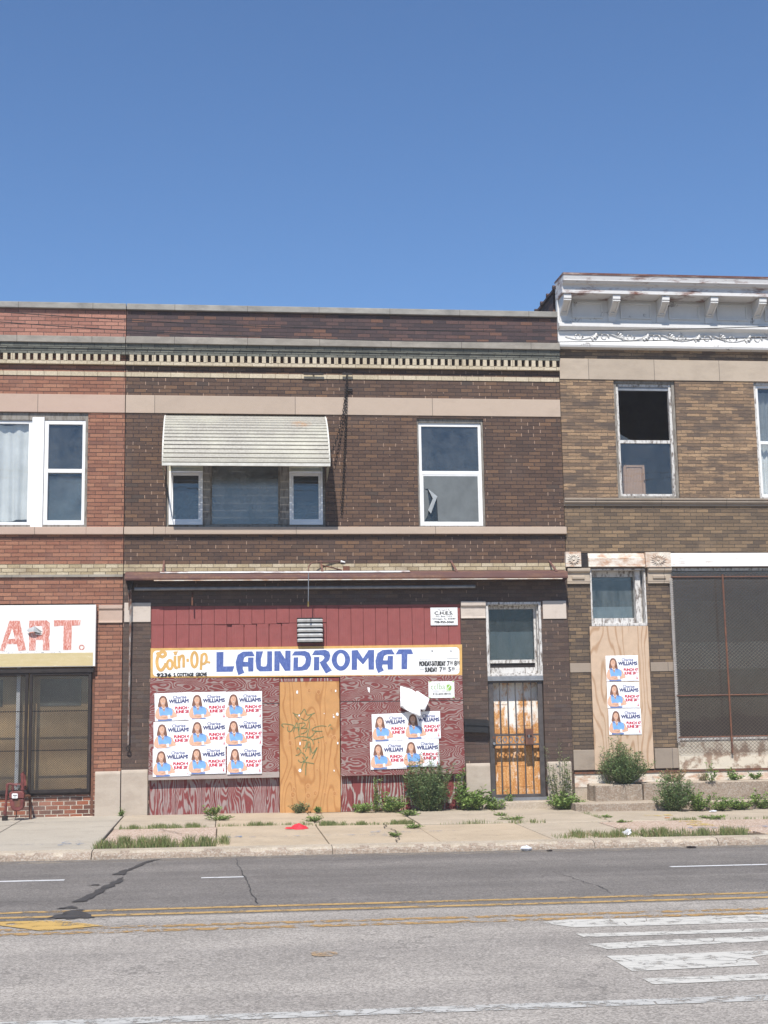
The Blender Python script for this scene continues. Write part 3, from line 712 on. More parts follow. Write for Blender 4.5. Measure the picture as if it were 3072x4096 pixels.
trim('stone_cornice', MT['grey_stone'], MX0, MX1, -.15, z_belt0, z_belt1, mid)
def dentils(x0, x1, zt, zd, z1, z0, parent):
    b = MB(); b.box(x0, x1, -.105, -.002, zt, z_belt0-.001, 0); b.box(x0, x1, -.085, -.0025, zd, zt, 0)
    p = .1315; n = int((x1-x0)/p)
    o = (x1-x0-n*p)/2
    for k in range(n):
        a = x0+o+k*p+.03
        b.box(a, a+.07, -.082, -.003, z1-.004, zd-.001, 1)
    b.box(x0, x1, -.076, -.0035, z0, z1-.004, 1)
    return b.build('dentil_course', [MT['green_brick'], MT['cream_clean']], parent)
zt = z_dent + (z_belt0-z_dent)*.5
dentils(MX0, MX1, zt, z_dent, z_row1, z_row0, mid)
trim('cream_course', MT['cream_clean'], MX0, MX1, -.014, z_yl0, z_yl1, mid, .004, .01)
trim('stone_band', MT['lime'], MX0, MX1, -.016, z_lin0, z_lin1, mid, .006, .01)
b = MB(); b.box(MX0, wx0, -.075, .02, z_sill0, z_sill1); b.box(wx0+.001, MX1+.02, -.075, .06, z_sill0, z_sill1)
b.build('sill_course', MT['lime'], mid, bevel=.008)
trim('cream_band', MT['cream_brick'], MX0, MX1, -.018, z_ly0, z_ly1, mid, 0, .01)
# pilaster stones
for nm, sxa, sxb, ya, yb in (('capital', 497, 603, 2411, 2489), ('capital', 1844, 1943, 2405.4, 2474), ('capital', 2172, 2266, 2403, 2476)):
    a, c = X(sxa, 2450, -.02), X(sxb, 2450, -.02); zt_, zb_ = Z(sxa, ya, -.02), Z(sxa, yb, -.02)
    a = max(a, MX0); c = min(c, MX1)
    b = MB()
    if sxa == 1844:
        h = zt_-zb_
        b.sweep([(.02,zb_),(-.022,zb_),(-.022,zb_+.02),(-.012,zb_+.03),(-.012,zb_+h*.62),(-.035,zb_+h*.72),(-.05,zb_+h*.74),(-.05,zt_),(.02,zt_)], a, c)
    else: b.box(a, c, -.02, .02, zb_, zt_)
    b.build(nm, MT['cap_stone'], mid, bevel=.008)
for sxa, sxb, sy in ((484, 590.5, 3079), (1867, 1964, 3053), (2193, 2290, 3046)):
    a, c = X(sxa, 3160, -.03), X(sxb, 3160, -.03)
    a = max(a, MX0); c = min(c, MX1)
    zt_ = Z((sxa+sxb)/2, sy, -.03)
    b = MB(); b.sweep([(.02,-.3),(-.03,-.3),(-.03,zt_-.05),(-.022,zt_-.02),(-.012,zt_),(.02,zt_)], a, c)
    b.build('base_stone', MT['base_stone'], mid, bevel=.01)
# picture window: two narrow sashes beside a fixed pane
q3 = zoomer(620, 1640, .434)
def qx(zx, y): return X(*q3(zx, 800), y)
def qz(zy, y, zx=830): return Z(*q3(zx, zy), y)
YW = .07
wz0 = z_sill1; wz1 = z_lin0
b = MB()
xa = [wx0, qx(440, YW), qx(512, YW), qx(1150, YW), qx(1238, YW), wx1]
frame_mb(b, wx0, wx1, wz0, wz1, .05, YW, YW+.16)
for i in (1, 3): b.box(xa[i], xa[i+1], YW-.01, YW+.15, wz0+.05, wz1-.05)
win = b.build('window', MT['grey_wood'], mid, bevel=.006)
zc0, zc1 = wz0+.05, wz1-.05
b = MB(); frame_mb(b, xa[2], xa[3], zc0, zc1, .025, YW+.03, YW+.08); b.build('glazing_bead', MT['grey_wood'], win)
pane(win, xa[2]+.025, xa[3]-.025, zc0+.025, zc1-.025, YW+.06, MT['glass_dusty'])
for xl, xr in ((xa[0]+.05, xa[1]), (xa[4], xa[5]-.05)):
    zt2 = qz(568, YW)
    b = MB(); frame_mb(b, xl, xr, zc0, zt2, .04, YW-.035, YW+.05, wb=.07); b.build('storm_frame', MT['white_frame'], win, bevel=.005)
    b = MB(); frame_mb(b, xl+.04, xr-.04, zc0+.07, zt2-.04, .035, YW-.01, YW+.04); b.build('sash', MT['white_frame'], win, bevel=.004)
    b = MB(); frame_mb(b, xl, xr, zt2, zc1, .035, YW-.02, YW+.05); b.box(xl+.035, xr-.035, YW+.01, YW+.03, zt2+.035, zc1-.035); b.build('transom_panel', MT['cream_frame'], win)
    pane(win, xl+.075, xr-.075, zc0+.105, zt2-.075, YW+.015, MT['glass_up'])
    # crumpled plastic behind the lower part of the sash
    b = MB(); n = 9
    zl, zh = zc0+.10, zt2-.42+(.05 if xl < 1 else -.12)
    vs = [(xl+.07+(xr-xl-.14)*i/n, YW+.07+random.uniform(-.02,.02), zl+(zh-zl)*j/n*(1+random.uniform(-.06,.06)*(j == n))) for j in range(n+1) for i in range(n+1)]
    b.add(vs, [(j*(n+1)+i, j*(n+1)+i+1, (j+1)*(n+1)+i+1, (j+1)*(n+1)+i) for j in range(n) for i in range(n)])
    b.build('plastic_sheet', MT['sash_paper'], win)
b = MB(); b.box(xa[2]-.1, xa[3]+.1, YW+.30, YW+.31, zc0, zc0+.72*(zc1-zc0)); b.build('blind', MT['sash_paper'], win)
# single double-hung window
q2 = zoomer(900, 1100, .8439)
YV = .07
b = MB(); frame_mb(b, vx0, vx1, z_sill1, vz1, .035, YV-.03, YV+.14, wt=.07); win = b.build('window', MT['grey_wood'], mid, bevel=.005)
b = MB(); a, c = vx0+.035, vx1-.035; zb_, zt_ = z_sill1+.035, vz1-.07
frame_mb(b, a, c, zb_, zt_, .055, YV, YV+.05, wt=.07)
zr = Z(*q2(1070, 938), YV)
b.box(a+.055, c-.055, YV+.005, YV+.045, zr-.035, zr+.035)
frame_mb(b, a+.055, c-.055, zb_+.055, zr-.035, .025, YV+.01, YV+.04)
b.build('sash', MT['white_frame'], win, bevel=.004)
pane(win, a+.055, c-.055, zr+.035, zt_-.07, YV+.025, MT['glass_up'])
pane(win, a+.08, c-.08, zb_+.08, zr-.06, YV+.030, MT['glass_low'])
tx = lambda u: a+.08+(c-a-.16)*u
tzz = lambda w: zb_+.08+(zr-.06-zb_-.08)*w
b = MB()
b.flat([(tx(0),tzz(.0)),(tx(.06),tzz(.12)),(tx(.10),tzz(.35)),(tx(.07),tzz(.68)),(tx(0),tzz(.72))][::-1], YV+.008)
b.flat([(tx(.25),tzz(0)),(tx(1),tzz(0)),(tx(1),tzz(1)),(tx(0),tzz(1)),(tx(0),tzz(.72)),(tx(.09),tzz(.72)),(tx(.24),tzz(.55))], YV+.008)
b.build('insect_screen', MT['screen'], win)
b = MB(); b.add([(tx(.08),YV+.006,tzz(.72)),(tx(.25),YV+.006,tzz(.55)),(tx(.20),YV-.015,tzz(.42)),(tx(.12),YV-.03,tzz(.17)),(tx(.07),YV-.01,tzz(.25)),(tx(.16),YV-.02,tzz(.5))], [(0,5,1),(1,5,2),(5,3,2),(5,4,3)])
b.build('torn_screen', MT['torn'], win)
# red timber shopfront
b = MB(); zs0 = Z(1230, 2590); random.seed(11)
bw = (sx1-sx0)/25.0; vent_x = (X(1185, 2500), X(1296, 2500))
zrow = Z(850, 2498)
for k in range(25):
    xa_, xb_ = sx0+bw*k+.003, sx0+bw*(k+1)-.003
    j = random.uniform(-.004, .004)
    if k < 14:
        zq = zrow + (.02 if k > 9 else 0) + random.uniform(-.006,.006)
        b.box(xa_, xb_, .015+j, .05, zq+.004, z_red1+.02)
        o = bw*.4 if 6 <= k <= 10 else 0
        b.box(xa_+o, xb_+o-(.01 if o else 0), .02-j, .05, zs0-.10, zq-.002)
    else: b.box(xa_, xb_, .015+j, .05, zs0-.10, z_red1+.02)
b.box(sx0, sx1, .05, .09, -.1, z_red1+.02)
b.box(X(1370,2440), sx1, .006, .014, Z(1500,2428), z_red1+.0)
b.build('siding', MT['red_paint'], mid, bevel=.002)
for xa_, xb_, m in ((sx0, X(1118, 3180), 'red_worn_v'), (X(1361, 3180), sx1, 'red_worn_v2')):
    b = MB(); n = 10
    for k in range(n):
        b.box(xa_+(xb_-xa_)*k/n+.002, xa_+(xb_-xa_)*(k+1)/n-.002, .012+random.uniform(-.003,.003), .05, .0, .75)
    b.build('lower_panel', MT[m], mid, bevel=.002)
# entrance with transom
YT = .16
tz0 = Z(2060, 2704, -.01)
b = MB(); frame_mb(b, dx0, dx1, tz0, z_door1, .045, -.008, .06, wb=.03); win = b.build('transom_window', MT['old_frame'], mid, bevel=.004)
b = MB(); q7 = zoomer(1800, 2200, .5201)
px0, px1 = dx0+.05, X(*q7(645, 600), YT); pz1, pz0 = Z(*q7(470, 455), YT), Z(*q7(470, 845), YT)
frame_mb(b, dx0+.045, dx1-.045, tz0+.03, z_door1-.045, .02, .06, YT)          # reveal lining
b.box(px1, dx1-.065, YT, YT+.05, tz0+.03, z_door1-.065); b.box(dx0+.065, px0+.02, YT, YT+.05, tz0+.03, z_door1-.065)
b.box(px0+.02, px1, YT, YT+.05, pz1, z_door1-.065); b.box(px0+.02, px1, YT-.02, YT+.05, pz0-.06, pz0); b.box(px0+.02, px1, YT, YT+.05, tz0+.05, pz0-.14)
b.build('casing', MT['old_frame'], win, bevel=.004)
b = MB(); b.box(px0+.02, px1, YT+.01, YT+.05, pz0-.14, pz0-.06); b.build('dark_rail', MT['dark_iron'], win)
pane(win, px0+.02, px1, pz0, pz1, YT+.03, MT['glass_low'])
b = MB(); b.box(px0+.02, px1, YT+.12, YT+.13, pz0, pz0+(pz1-pz0)*.56); b.build('blind', MT['screen'], win)
# rusty door behind the gate
YD = .25
gz0, gz1 = Z(2070, 3188, .03), Z(2070, 2712, .03)
b = MB(); b.box(dx0, dx1, YD, YD+.05, gz0-.02, gz1+.05)
for xa_, xb_, za, zb2 in ((.16,.40,1.50,1.90),(.52,.80,1.50,1.90),(.16,.40,.95,1.38),(.52,.80,.95,1.38),(.16,.40,.42,.80),(.52,.80,.42,.80)):
    frame_mb(b, dx0+xa_, dx0+xb_, gz0+za-.25, gz0+zb2-.25, .015, YD-.006, YD)
b.build('door', MT['rust_door'], mid)
b = MB(); b.box(dx0, dx1, -.01, .2, tz0-.06, tz0-.001); b.box(dx0, dx1, -.015, .02, tz0-.085, tz0-.06); b.build('door_header', MT['galv'], mid, bevel=.004)
b = MB(); b.box(dx0-.02, dx1, -.03, .3, gz0-.06, gz0-.005); b.build('threshold', MT['galv'], mid)
b = MB(); b.box(dx0+.0, dx1+.05, -.24, .3, -.3, gz0-.06); b.build('doorstep', MT['step'], mid, bevel=.02)

# ---- security gate
gate = thing('security_gate', 'dark barred iron security gate with scroll band in front of the rusty door', 'gate', ((dx0+dx1)/2, .05, gz0))
GX0, GX1 = dx0+.015, dx1-.015
YG = .03
b = MB(); frame_mb(b, GX0, GX1, gz0, gz1, .085, YG, YG+.05, wb=.05); b.build('frame', MT['gate'], gate, bevel=.004)
q8 = zoomer(1940, 2680, .2712)
zr1, zr0 = Z(*q8(450, 957), YG), Z(*q8(450, 1100), YG)
b = MB(); b.box(GX0+.085, GX1-.085, YG+.005, YG+.035, zr1-.018, zr1+.018); b.box(GX0+.085, GX1-.085, YG+.005, YG+.035, zr0-.018, zr0+.018)
b.build('mid_rail', MT['gate'], gate, bevel=.003)
for k in range(5):
    x = GX0+.085+(GX1-GX0-.17)*(k+.85)/5.7
    b = MB(); b.box(x-.009, x+.009, YG+.012, YG+.030, gz0+.05, zr0-.018); b.box(x-.009, x+.009, YG+.012, YG+.030, zr1+.018, gz1-.085)
    b.build('bar', MT['gate'], gate)
b = MB(); w_ = (zr1-zr0)-.036; zc_ = (zr1+zr0)/2; n = 7
for k in range(n):
    cx = GX0+.12+(GX1-GX0-.24)*(k+.5)/n
    for sg in (1, -1):
        pts = [(cx+sg*math.cos(a)*.042*(1-a/9), YG+.02, zc_+sg*math.sin(a)*w_*.46*(1-a/14)) for a in [i*.45 for i in range(14)]]
        b.tube(pts, .0065, 5)
b.build('scroll_band', MT['galv'], gate)
b = MB(); xa_, xb_ = X(*q8(600, 980), -.04), X(*q8(716, 980), -.04); za, zb2 = Z(*q8(660, 865), -.04), Z(*q8(660, 1100), -.04)
b.box(xa_, xb_, -.04, YG+.02, zb2, za, 0); b.box(xa_+.025, xb_-.03, -.044, -.04, zb2+.14*(za-zb2)/.3, za-.40*(za-zb2), 1); b.box(xa_+.05, xa_+.07, -.048, -.044, zb2+.42*(za-zb2), zb2+.62*(za-zb2), 2)
b.build('lock_box', [MT['rust'], MT['dark_iron'], MT['galv']], gate, bevel=.004)
b = MB(); xa_, xb_ = GX0+.02, GX0+.11; b.box(xa_, xb_, YG-.008, YG, zr0-.03, zr1+.03, 0)
b.tube([(xa_+.05, YG-.008, zr0+.025), (xa_+.05, YG-.05, zr0+.025)], .024, 12, mi=1)
b.tube([(xa_+.05, YG-.008, zr1-.04), (xa_+.05, YG-.014, zr1-.04)], .022, 12, mi=2)
b.build('lock_plate', [MT['gate'], MT['galv'], MT['rust']], gate)

# ---- red brick building (left)
left = thing('brick_building', 'red brown brick building with white framed upper window and curtains', 'building', (-4.5, 0, 0))
AX0, AX1 = -9.0, LX-.006
ux1 = X(350, 1880); uz1 = z_lin0
hx1 = X(372, 2900); hz1 = Z(190, 2415); hz0 = Z(250, 3182)
holes = [(-7.5, ux1, z_sill1, uz1), (-8.0, hx1, hz0, hz1)]
b = MB(); wall(b, AX0, AX1, .40, z_belt0, holes, 0, .30); b.build('wall', MT['red_brick'], left)
b = MB(); wall(b, AX0, AX1, -.3, .40, holes, 0, .30); b.build('base_wall', MT['base_brick'], left)
b = MB(); b.box(AX0, AX1, 0, .30, z_belt0, z_cop0); b.build('parapet', MT['parapet_red'], left)
shell(left, AX0, AX1, 8.6, MT['red_brick'])
trim('coping', MT['coping'], AX0, AX1, -.06, z_cop0, z_cop1, left, y1=.36)
trim('stone_cornice', MT['grey_stone'], AX0, AX1, -.14, z_belt0, z_belt1-.01, left)
dentils(AX0, AX1, zt, z_dent, z_row1, z_row0, left)
trim('cream_course', MT['cream_clean'], AX0, AX1, -.014, z_yl0, z_yl1, left, .004, .01)
trim('stone_band', MT['lime_left'], AX0, AX1, -.016, z_lin0, z_lin1, left, .006, .01)
b = MB(); b.box(AX0, ux1, -.07, .06, z_sill0, z_sill1); b.box(ux1+.001, AX1, -.07, .02, z_sill0, z_sill1); b.build('sill_course', MT['lime_left'], left, bevel=.008)
b = MB(); za, zb2 = Z(250, 2256), Z(250, 2306)
b.box(AX0, AX1, -.018, .01, zb2+.03, za, 0); b.box(AX0, AX1, -.032, .01, zb2-.012, zb2+.03, 1); b.build('cream_band', [MT['cream_brick'], MT['grey_stone']], left)
q4 = zoomer(0, 2200, .5426)
a = X(*q4(727, 460), -.02); zt_, zb_ = Z(*q4(820, 405), -.02), Z(*q4(820, 538), -.02); h = zt_-zb_
b = MB(); b.sweep([(.02,zb_),(-.03,zb_),(-.03,zb_+.025),(-.015,zb_+.035),(-.015,zb_+h*.7),(-.04,zb_+h*.8),(-.04,zt_),(.02,zt_)], a, AX1); b.build('capital', MT['lime_left'], left, bevel=.006)
a = X(*q4(698, 1800), -.04); zt_ = Z(*q4(800, 1632), -.04)
b = MB(); b.sweep([(.02,-.3),(-.04,-.3),(-.04,zt_-.05),(-.03,zt_-.02),(-.015,zt_),(.02,zt_)], a, AX1); b.build('base_stone', MT['base_stone'], left, bevel=.01)
b = MB(); b.box(AX0, a-.02, -.16, .0, -.3, .035); b.build('plinth', MT['sill_paint'], left, bevel=.015)
b = MB(); b.box(X(*q4(672, 1500), -.01), X(*q4(690, 1500), -.01), -.012, .03, .02, hz1-.9); b.build('corner_angle', MT['rust'], left)
# upper window: white mullions, curtained pane left, double-hung sash right
q1 = zoomer(0, 1100, .6173)
YU = .06
b = MB(); frame_mb(b, -7.5, ux1, z_sill1, uz1, .05, YU-.03, YU+.14, wt=.14); 
win = b.build('window', MT['grey_wood'], left, bevel=.006)
za, zb2 = z_sill1+.05, uz1-.14
m0, m1 = X(*q1(203, 1270), YU-.04), X(*q1(282, 1270), YU-.04)
b = MB(); b.box(m0, m1, YU-.05, YU+.10, za-.05, zb2+.05); b.build('mullion', MT['white_frame'], win, bevel=.005)
r0, r1 = m1+.005, ux1-.03
b = MB(); frame_mb(b, r0, r1, za-.04, zb2, .07, YU-.02, YU+.06, wb=.12); zr = Z(*q1(410, 1270), YU); b.box(r0+.07, r1-.07, YU-.015, YU+.055, zr-.035, zr+.035)
b.build('sash', MT['white_frame'], win, bevel=.005)
pane(win, r0+.07, r1-.07, zr+.035, zb2-.07, YU+.02, MT['glass_up']); pane(win, r0+.07, r1-.07, za+.08, zr-.035, YU+.03, MT['glass_up'])
b = MB(); b.box(r0+.07, r1-.07, YU+.07, YU+.075, za+.08, zr-.12); b.build('clouded_film', MT['sash_paper'], win)
b = MB(); frame_mb(b, -7.4, m0-.005, za-.04, zb2, .06, YU, YU+.06, wb=.09); b.build('sash', MT['white_frame'], win, bevel=.005)
pane(win, -7.34, m0-.065, za+.05, zb2-.06, YU+.03, MT['glass_view'])
b = MB(); n = 220; x0_, x1_ = -7.3, m0-.08
vs = []
for i in range(n+1):
    u = i/n; x = x0_+(x1_-x0_)*u
    for j in range(9):
        wv = j/8
        vs.append((x+.012*math.sin(u*70+wv*2), YU+.10+.028*math.sin(u*150+.7*math.sin(u*31))*(.4+.6*(1-wv))+.012*math.sin(u*57), za+.09+.02*math.sin(u*40)+(zb2-za-.15)*wv))
b.add(vs, [(i*9+j, (i+1)*9+j, (i+1)*9+j+1, i*9+j+1) for i in range(n) for j in range(8)])
b.build('curtain', MT['curtain'], win, smooth=True)
# shop window behind the mesh
YS = .22
b = MB(); frame_mb(b, -8.0, hx1, hz0, hz1, .06, .12, YS+.1); win = b.build('shop_window', MT['dark_iron'], left)
q5 = zoomer(0, 2400, .2712)
zglass1 = Z(180, 2668, YS)
b = MB(); b.box(-7.9, hx1-.06, YS+.06, YS+.07, hz0+.06, hz1-.06); b.build('brown_paper', MT['paper_brown'], win)
b = MB(); b.box(X(*q5(590, 1350), YS), X(*q5(1195, 1350), YS), YS+.045, YS+.05, Z(*q5(900, 1560), YS), Z(*q5(900, 1165), YS))
b.box(-5, X(*q5(35, 1350), YS), YS+.045, YS+.05, Z(*q5(900, 1560), YS), Z(*q5(900, 1165), YS)); b.build('paper_gap', MT['screen'], win)
b = MB(); b.box(X(*q5(240, 1500), .13), X(*q5(292, 1500), .13), .13, .2, hz0+.06, zglass1); b.build('mullion', MT['white_frame'], win)
pane(win, -7.9, hx1-.06, hz0+.06, hz1-.06, YS+.02, MT['glass_clear'])

# ---- mesh guards over the left shop window
YM = -.06
for i, (xa_, xb_) in enumerate(((-7.6, X(*q4(203, 1300), YM)), (X(*q4(212, 1300), YM), X(*q4(668, 1300), YM)))):
    za, zb2 = Z(*q4(440, 1790), YM), Z(*q4(440, 900), YM)
    gd = thing('window_guard', ['black steel mesh guard behind the gas meter, cut off by the left edge', 'black steel mesh guard under the white ART sign, right of the gas meter'][i], 'window guard', ((xa_+xb_)/2, YM, za), 'mesh guards over the left shop window')
    b = MB(); frame_mb(b, xa_, xb_, za, zb2, .05, YM-.02, YM+.02, wb=.06); b.build('frame', MT['dark_iron'], gd, bevel=.003)
    for k in (1, 2): b = MB(); zq = za+(zb2-za)*(.36*k-.01 if k == 1 else .675); b.box(xa_+.05, xb_-.05, YM-.006, YM+.012, zq-.008, zq+.008); b.build('cross_bar', MT['dark_iron'], gd)
    b = MB(); b.box(xa_+.05, xb_-.05, YM-.002, YM, za+.06, zb2-.05); b.build('mesh', MT['mesh_dark'], gd)
    for k in (.12, .88): b = MB(); x = xb_-1.2+1.15*k; b.box(x-.06, x+.06, YM-.03, YM-.02, za+.0, za+.07); b.build('clip', MT['dark_iron'], gd)
b = MB(); b.box(-7.6, X(*q4(690, 890), -.10), -.10, -.02, Z(*q4(350, 905), -.10), Z(*q4(350, 872), -.10))
prop(b.build('guard_rail', MT['dark_iron'], None, (-4.5, -.06, 2.5), bevel=.004), 'dark steel rail running under the bottom edge of the white ART sign', 'rail')
# ---- tan brick building (right)
right = thing('brick_building', 'tan and black mottled brick building with white tin cornice and open upper window', 'building', (8.5, 0, 0))
BX0, BX1 = RX+.006, 14.0
q3b = zoomer(2048, 1000, .6173); q8b = zoomer(2300, 2150, .5425); qc = zoomer(2150, 1060, .5557)
def zr_(zy, y=0.0, zx=700): return Z(*q3b(zx, zy), y)
def z8(zy, y=0.0, zx=400): return Z(*q8b(zx, zy), y)
def x8(zx, zy, y=0.0): return X(*q8b(zx, zy), y)
rl1, rl0 = zr_(709), zr_(842)
rs1, rs0 = zr_(1612, 0, 1000), zr_(1660, 0, 1000)
w0, w1 = X(*q3b(673, 1230)), X(*q3b(1072, 1230))
v0 = X(*q3b(1585, 1230))
rw0 = z8(105, 0, 800)                       # underside of upper wall at lintels
ro_t = z8(228)                              # transom top
d0, d1 = x8(117, 400), x8(527, 400)
s0 = x8(730, 900); st1 = z8(222, 0, 1000); sb0 = z8(1492, 0, 1000)
base_z = z8(1702, 0, 700)
holes = [(w0, w1, rs1, rl0), (v0, v0+(w1-w0), rs1, rl0)]
b = MB(); wall(b, BX0, BX1, rs0, zr_(640), holes, 0, .30); b.build('wall', MT['tan_brick'], right)
b = MB(); wall(b, BX0, BX1, z8(110), rs0, [], 0, .30); b.build('spandrel_wall', MT['tan_brick_mid'], right)
b = MB(); wall(b, BX0, BX1, -.3, z8(110), [(d0, d1, .5, ro_t), (s0, 13, .5, st1)], .03, .27)
b.build('storefront_wall', MT['tan_brick_low'], right)
b = MB(); b.box(BX0, BX0+.25, .30, 11, -.3, 9.55); b.box(BX1-.25, BX1, .3, 11, -.3, 9.4); b.box(BX0+.25, BX1-.25, 10.75, 11, -.3, 9.4)
b.box(BX0+.25, BX1-.25, .05, .30, zr_(640), 9.5); b.build('side_wall', MT['parapet_brick'], right)
b = MB(); b.box(BX0+.25, BX1-.25, .31, 10.75, 8.7, 8.85); b.build('roof', MT['roof_tar'], right)
b = MB(); b.box(BX0-.03, BX0+.29, -.02, 11, 9.55, 9.60)
for k in range(22):
    y = .1+k*.5; b.tube([(BX0-.05, y, 9.60), (BX0+.3, y, 9.60)], .05, 8)
b.build('parapet_tiles', MT['parapet_brick'], right)
b = MB(); b.box(BX0+.25, BX1-.25, .305, 10.75, 4.05, 4.3); b.box(BX0+.25, BX1-.25, .305, 10.75, .3, .5); b.box(BX0+.25, BX1-.25, 5, 5.1, .5, 4.05); b.box(BX0+.25, BX1-.25, 4, 4.1, 4.3, 8.7)
b.build('interior', MT['void'], right)
trim('stone_band', MT['right_lime'], BX0, BX1, -.018, rl0, rl1, right, .006, .01)
b = MB(); h = rs1-rs0
b.sweep([(.06,rs0),(-.03,rs0),(-.03,rs0+h*.22),(-.06,rs0+h*.32),(-.075,rs0+h*.5),(-.06,rs0+h*.68),(-.085,rs0+h*.76),(-.085,rs1),(.06,rs1)], BX0-.01, BX1)
b.build('sill_course', MT['right_sill'], right, bevel=.004)
# tin cornice
def zc2(zy, y, zx=750): return Z(*qc(zx, zy), y)
PC = .60
zt = zc2(72, -PC); z_f1 = zc2(112, -PC+.01); z_c0 = zc2(158, -PC+.10); z_s = zc2(212, -PC+.13)
zfb = zc2(425, -.14); zl0 = zc2(457, -.17); zsb = zc2(567, -.10); zb = zc2(600, -.14)
ys = -PC+.12
CX0, CX1 = BX0-.015, BX1
b = MB()
b.sweep([(.05,zt+.02),(-PC,zt),(-PC-.005,zt-.03),(-PC+.012,z_f1),(-PC+.012,z_f1-.02),(-PC+.035,z_f1-.035),(-PC+.06,z_c0+.03),(-PC+.105,z_c0+.012),(-PC+.105,z_c0),(ys,z_c0-.005),(ys,z_s),(.05,z_s)], CX0, CX1)
crown = b.build('cornice', MT['cornice_rust'], right, bevel=.003)
b = MB(); b.sweep([(.08,zt+.021),(.08,zt+.05),(-PC+.02,zt+.026),(-PC-.012,zt+.012),(-PC-.014,zt-.026),(-PC-.006,zt-.026)], CX0-.004, CX1); b.build('drip_edge', MT['cornice_lip'], crown)
yf = -.07
b = MB()
b.sweep([(.05,z_s-.001),(yf,z_s-.001),(yf,zfb+.045),(-.10,zfb+.04),(-.10,zfb),(-.165,zfb-.005),(-.165,zl0+.025),(-.125,zl0),(-.075,zl0-.02),(-.05,zl0-.09),(-.05,zsb+.11),(-.07,zsb+.03),(-.10,zsb),(-.135,zsb-.005),(-.15,(zsb+zb)/2),(-.135,zb+.01),(-.06,zb),(.05,zb)], CX0, CX1)
b.build('frieze', MT['cornice'], crown, bevel=.003)
bx_first, bx_pitch = X(*qc(556, 300), -.3), None
bx2 = X(*qc(1257, 300), -.3); bx_pitch = (bx2-bx_first)/2
for k in range(-1, 9):
    cx = bx_first+bx_pitch*k
    if k == -1: cx = BX0+.09
    hw = .072
    zt2, zb2 = z_s-.002, zfb+.045
    prof = [(yf,zt2),(ys+.03,zt2),(ys+.03,zt2-.085),(ys+.05,zt2-.10),(yf-.055,zb2+.15),(yf-.055,zb2+.12),(yf-.03,zb2+.105),(yf-.03,zb2),(yf,zb2)]
    b = MB(); b.sweep(prof, cx-hw, cx+hw)
    p0 = Vector((0, ys+.05, zt2-.10)); p1 = Vector((0, yf-.055, zb2+.15)); nrm = Vector((0, -(p0.z-p1.z), (p0.y-p1.y))).normalized()
    if nrm.y > 0: nrm = -nrm
    def pt(t, x, e): q = p0+(p1-p0)*t+nrm*e; return (x, q.y, q.z)
    for (xa_, xb_, ta, tb) in ((-hw, -hw+.03, 0, 1), (hw-.03, hw, 0, 1), (-hw+.03, hw-.03, 0, .10), (-hw+.03, hw-.03, .90, 1)):
        vs = [pt(ta,cx+xa_,.022),pt(ta,cx+xb_,.022),pt(tb,cx+xb_,.022),pt(tb,cx+xa_,.022),pt(ta,cx+xa_,0),pt(ta,cx+xb_,0),pt(tb,cx+xb_,0),pt(tb,cx+xa_,0)]
        b.add(vs, [(0,1,2,3),(0,4,5,1),(1,5,6,2),(2,6,7,3),(3,7,4,0)])
    b.build('bracket', MT['cornice'], crown, bevel=.003)
    if k < 8:
        a = cx+hw+.10; c = (bx_first+bx_pitch*(k+1))-hw-.10
        b = MB(); frame_mb(b, a, c, zb2+.07, zt2-.05, .028, yf-.028, yf+.01); b.build('panel_molding', MT['cornice'], crown)
# scrolling leaf relief
b = MB(); random.seed(4)
pitch = .50; x = BX0+.12; zc_ = (zl0-.05+zsb+.05)/2; k = 0; ah = (zl0-zsb)*.30
while x < 12.2:
    sg = 1 if k % 2 else -1
    pts = [(x+pitch*t, -.07+.0*t, zc_+sg*ah*.8*math.sin(t*math.pi)) for t in [i/8 for i in range(9)]]
    b.tube(pts, .009, 5)
    cx, cz = x+pitch*.5, zc_-sg*ah*.1
    b.tube([(cx+math.cos(a)*(.085-.009*a), -.066, cz+sg*math.sin(a)*(.085-.009*a)) for a in [i*.5 for i in range(14)]], [.017-.0008*i for i in range(14)], 5)
    for j in range(4):
        aa = -1.2+j*.7
        p = (x+pitch*.98+.02*j, zc_+sg*ah*.1); L = .11
        e = (p[0]+math.cos(aa)*L, p[1]-sg*math.sin(aa)*L)
        b.tube([(p[0],-.06,p[1]), ((p[0]+e[0])/2+.01,-.085,(p[1]+e[1])/2+.012), (e[0],-.06,e[1])], [.008,.022,.004], 5)
    x += pitch; k += 1
b.build('leaf_scroll', MT['cornice'], crown, smooth=True)
# upper windows
YR = .07
def right_window(a, c, broken, sashmat):
    b = MB(); frame_mb(b, a, c, rs1, rl0, .055, YR-.03, YR+.15, wt=.06); win = b.build('window', MT['grey_wood'] if broken else MT['old_frame'], right, bevel=.005)
    a += .055; c -= .055; t_ = rl0-.06
    zr = zr_(1244, YR+.04)
    b = MB(); frame_mb(b, a, c, rs1+.01, t_, .05, YR-.0, YR+.09, wb=.09, wt=.05); b.box(a+.05, c-.05, YR+.01, YR+.06, zr-.03, zr+.03)
    b.build('sash', sashmat, win, bevel=.004)
    pane(win, a+.05, c-.05, rs1+.10, zr-.03, YR+.035, MT['glass_view'])
    if not broken: pane(win, a+.05, c-.05, zr+.03, t_-.05, YR+.055, MT['glass_up'])
    else:
        b = MB(); b.box(a+.05, c-.05, YR+.02, YR+.07, t_-.12, t_-.05); b.build('blind_headrail', MT['galv'], win)
        b = MB(); b.flat([(a+.055,zr+.031),(a+.055,zr+.16),(a+.30,zr+.031)], YR+.06); b.build('glass_shard', MT['glass_dirty'], win)
    return win
right_window(w0, w1, True, MT['old_frame'])
wr = right_window(v0, v0+(w1-w0), False, MT['white_frame'])
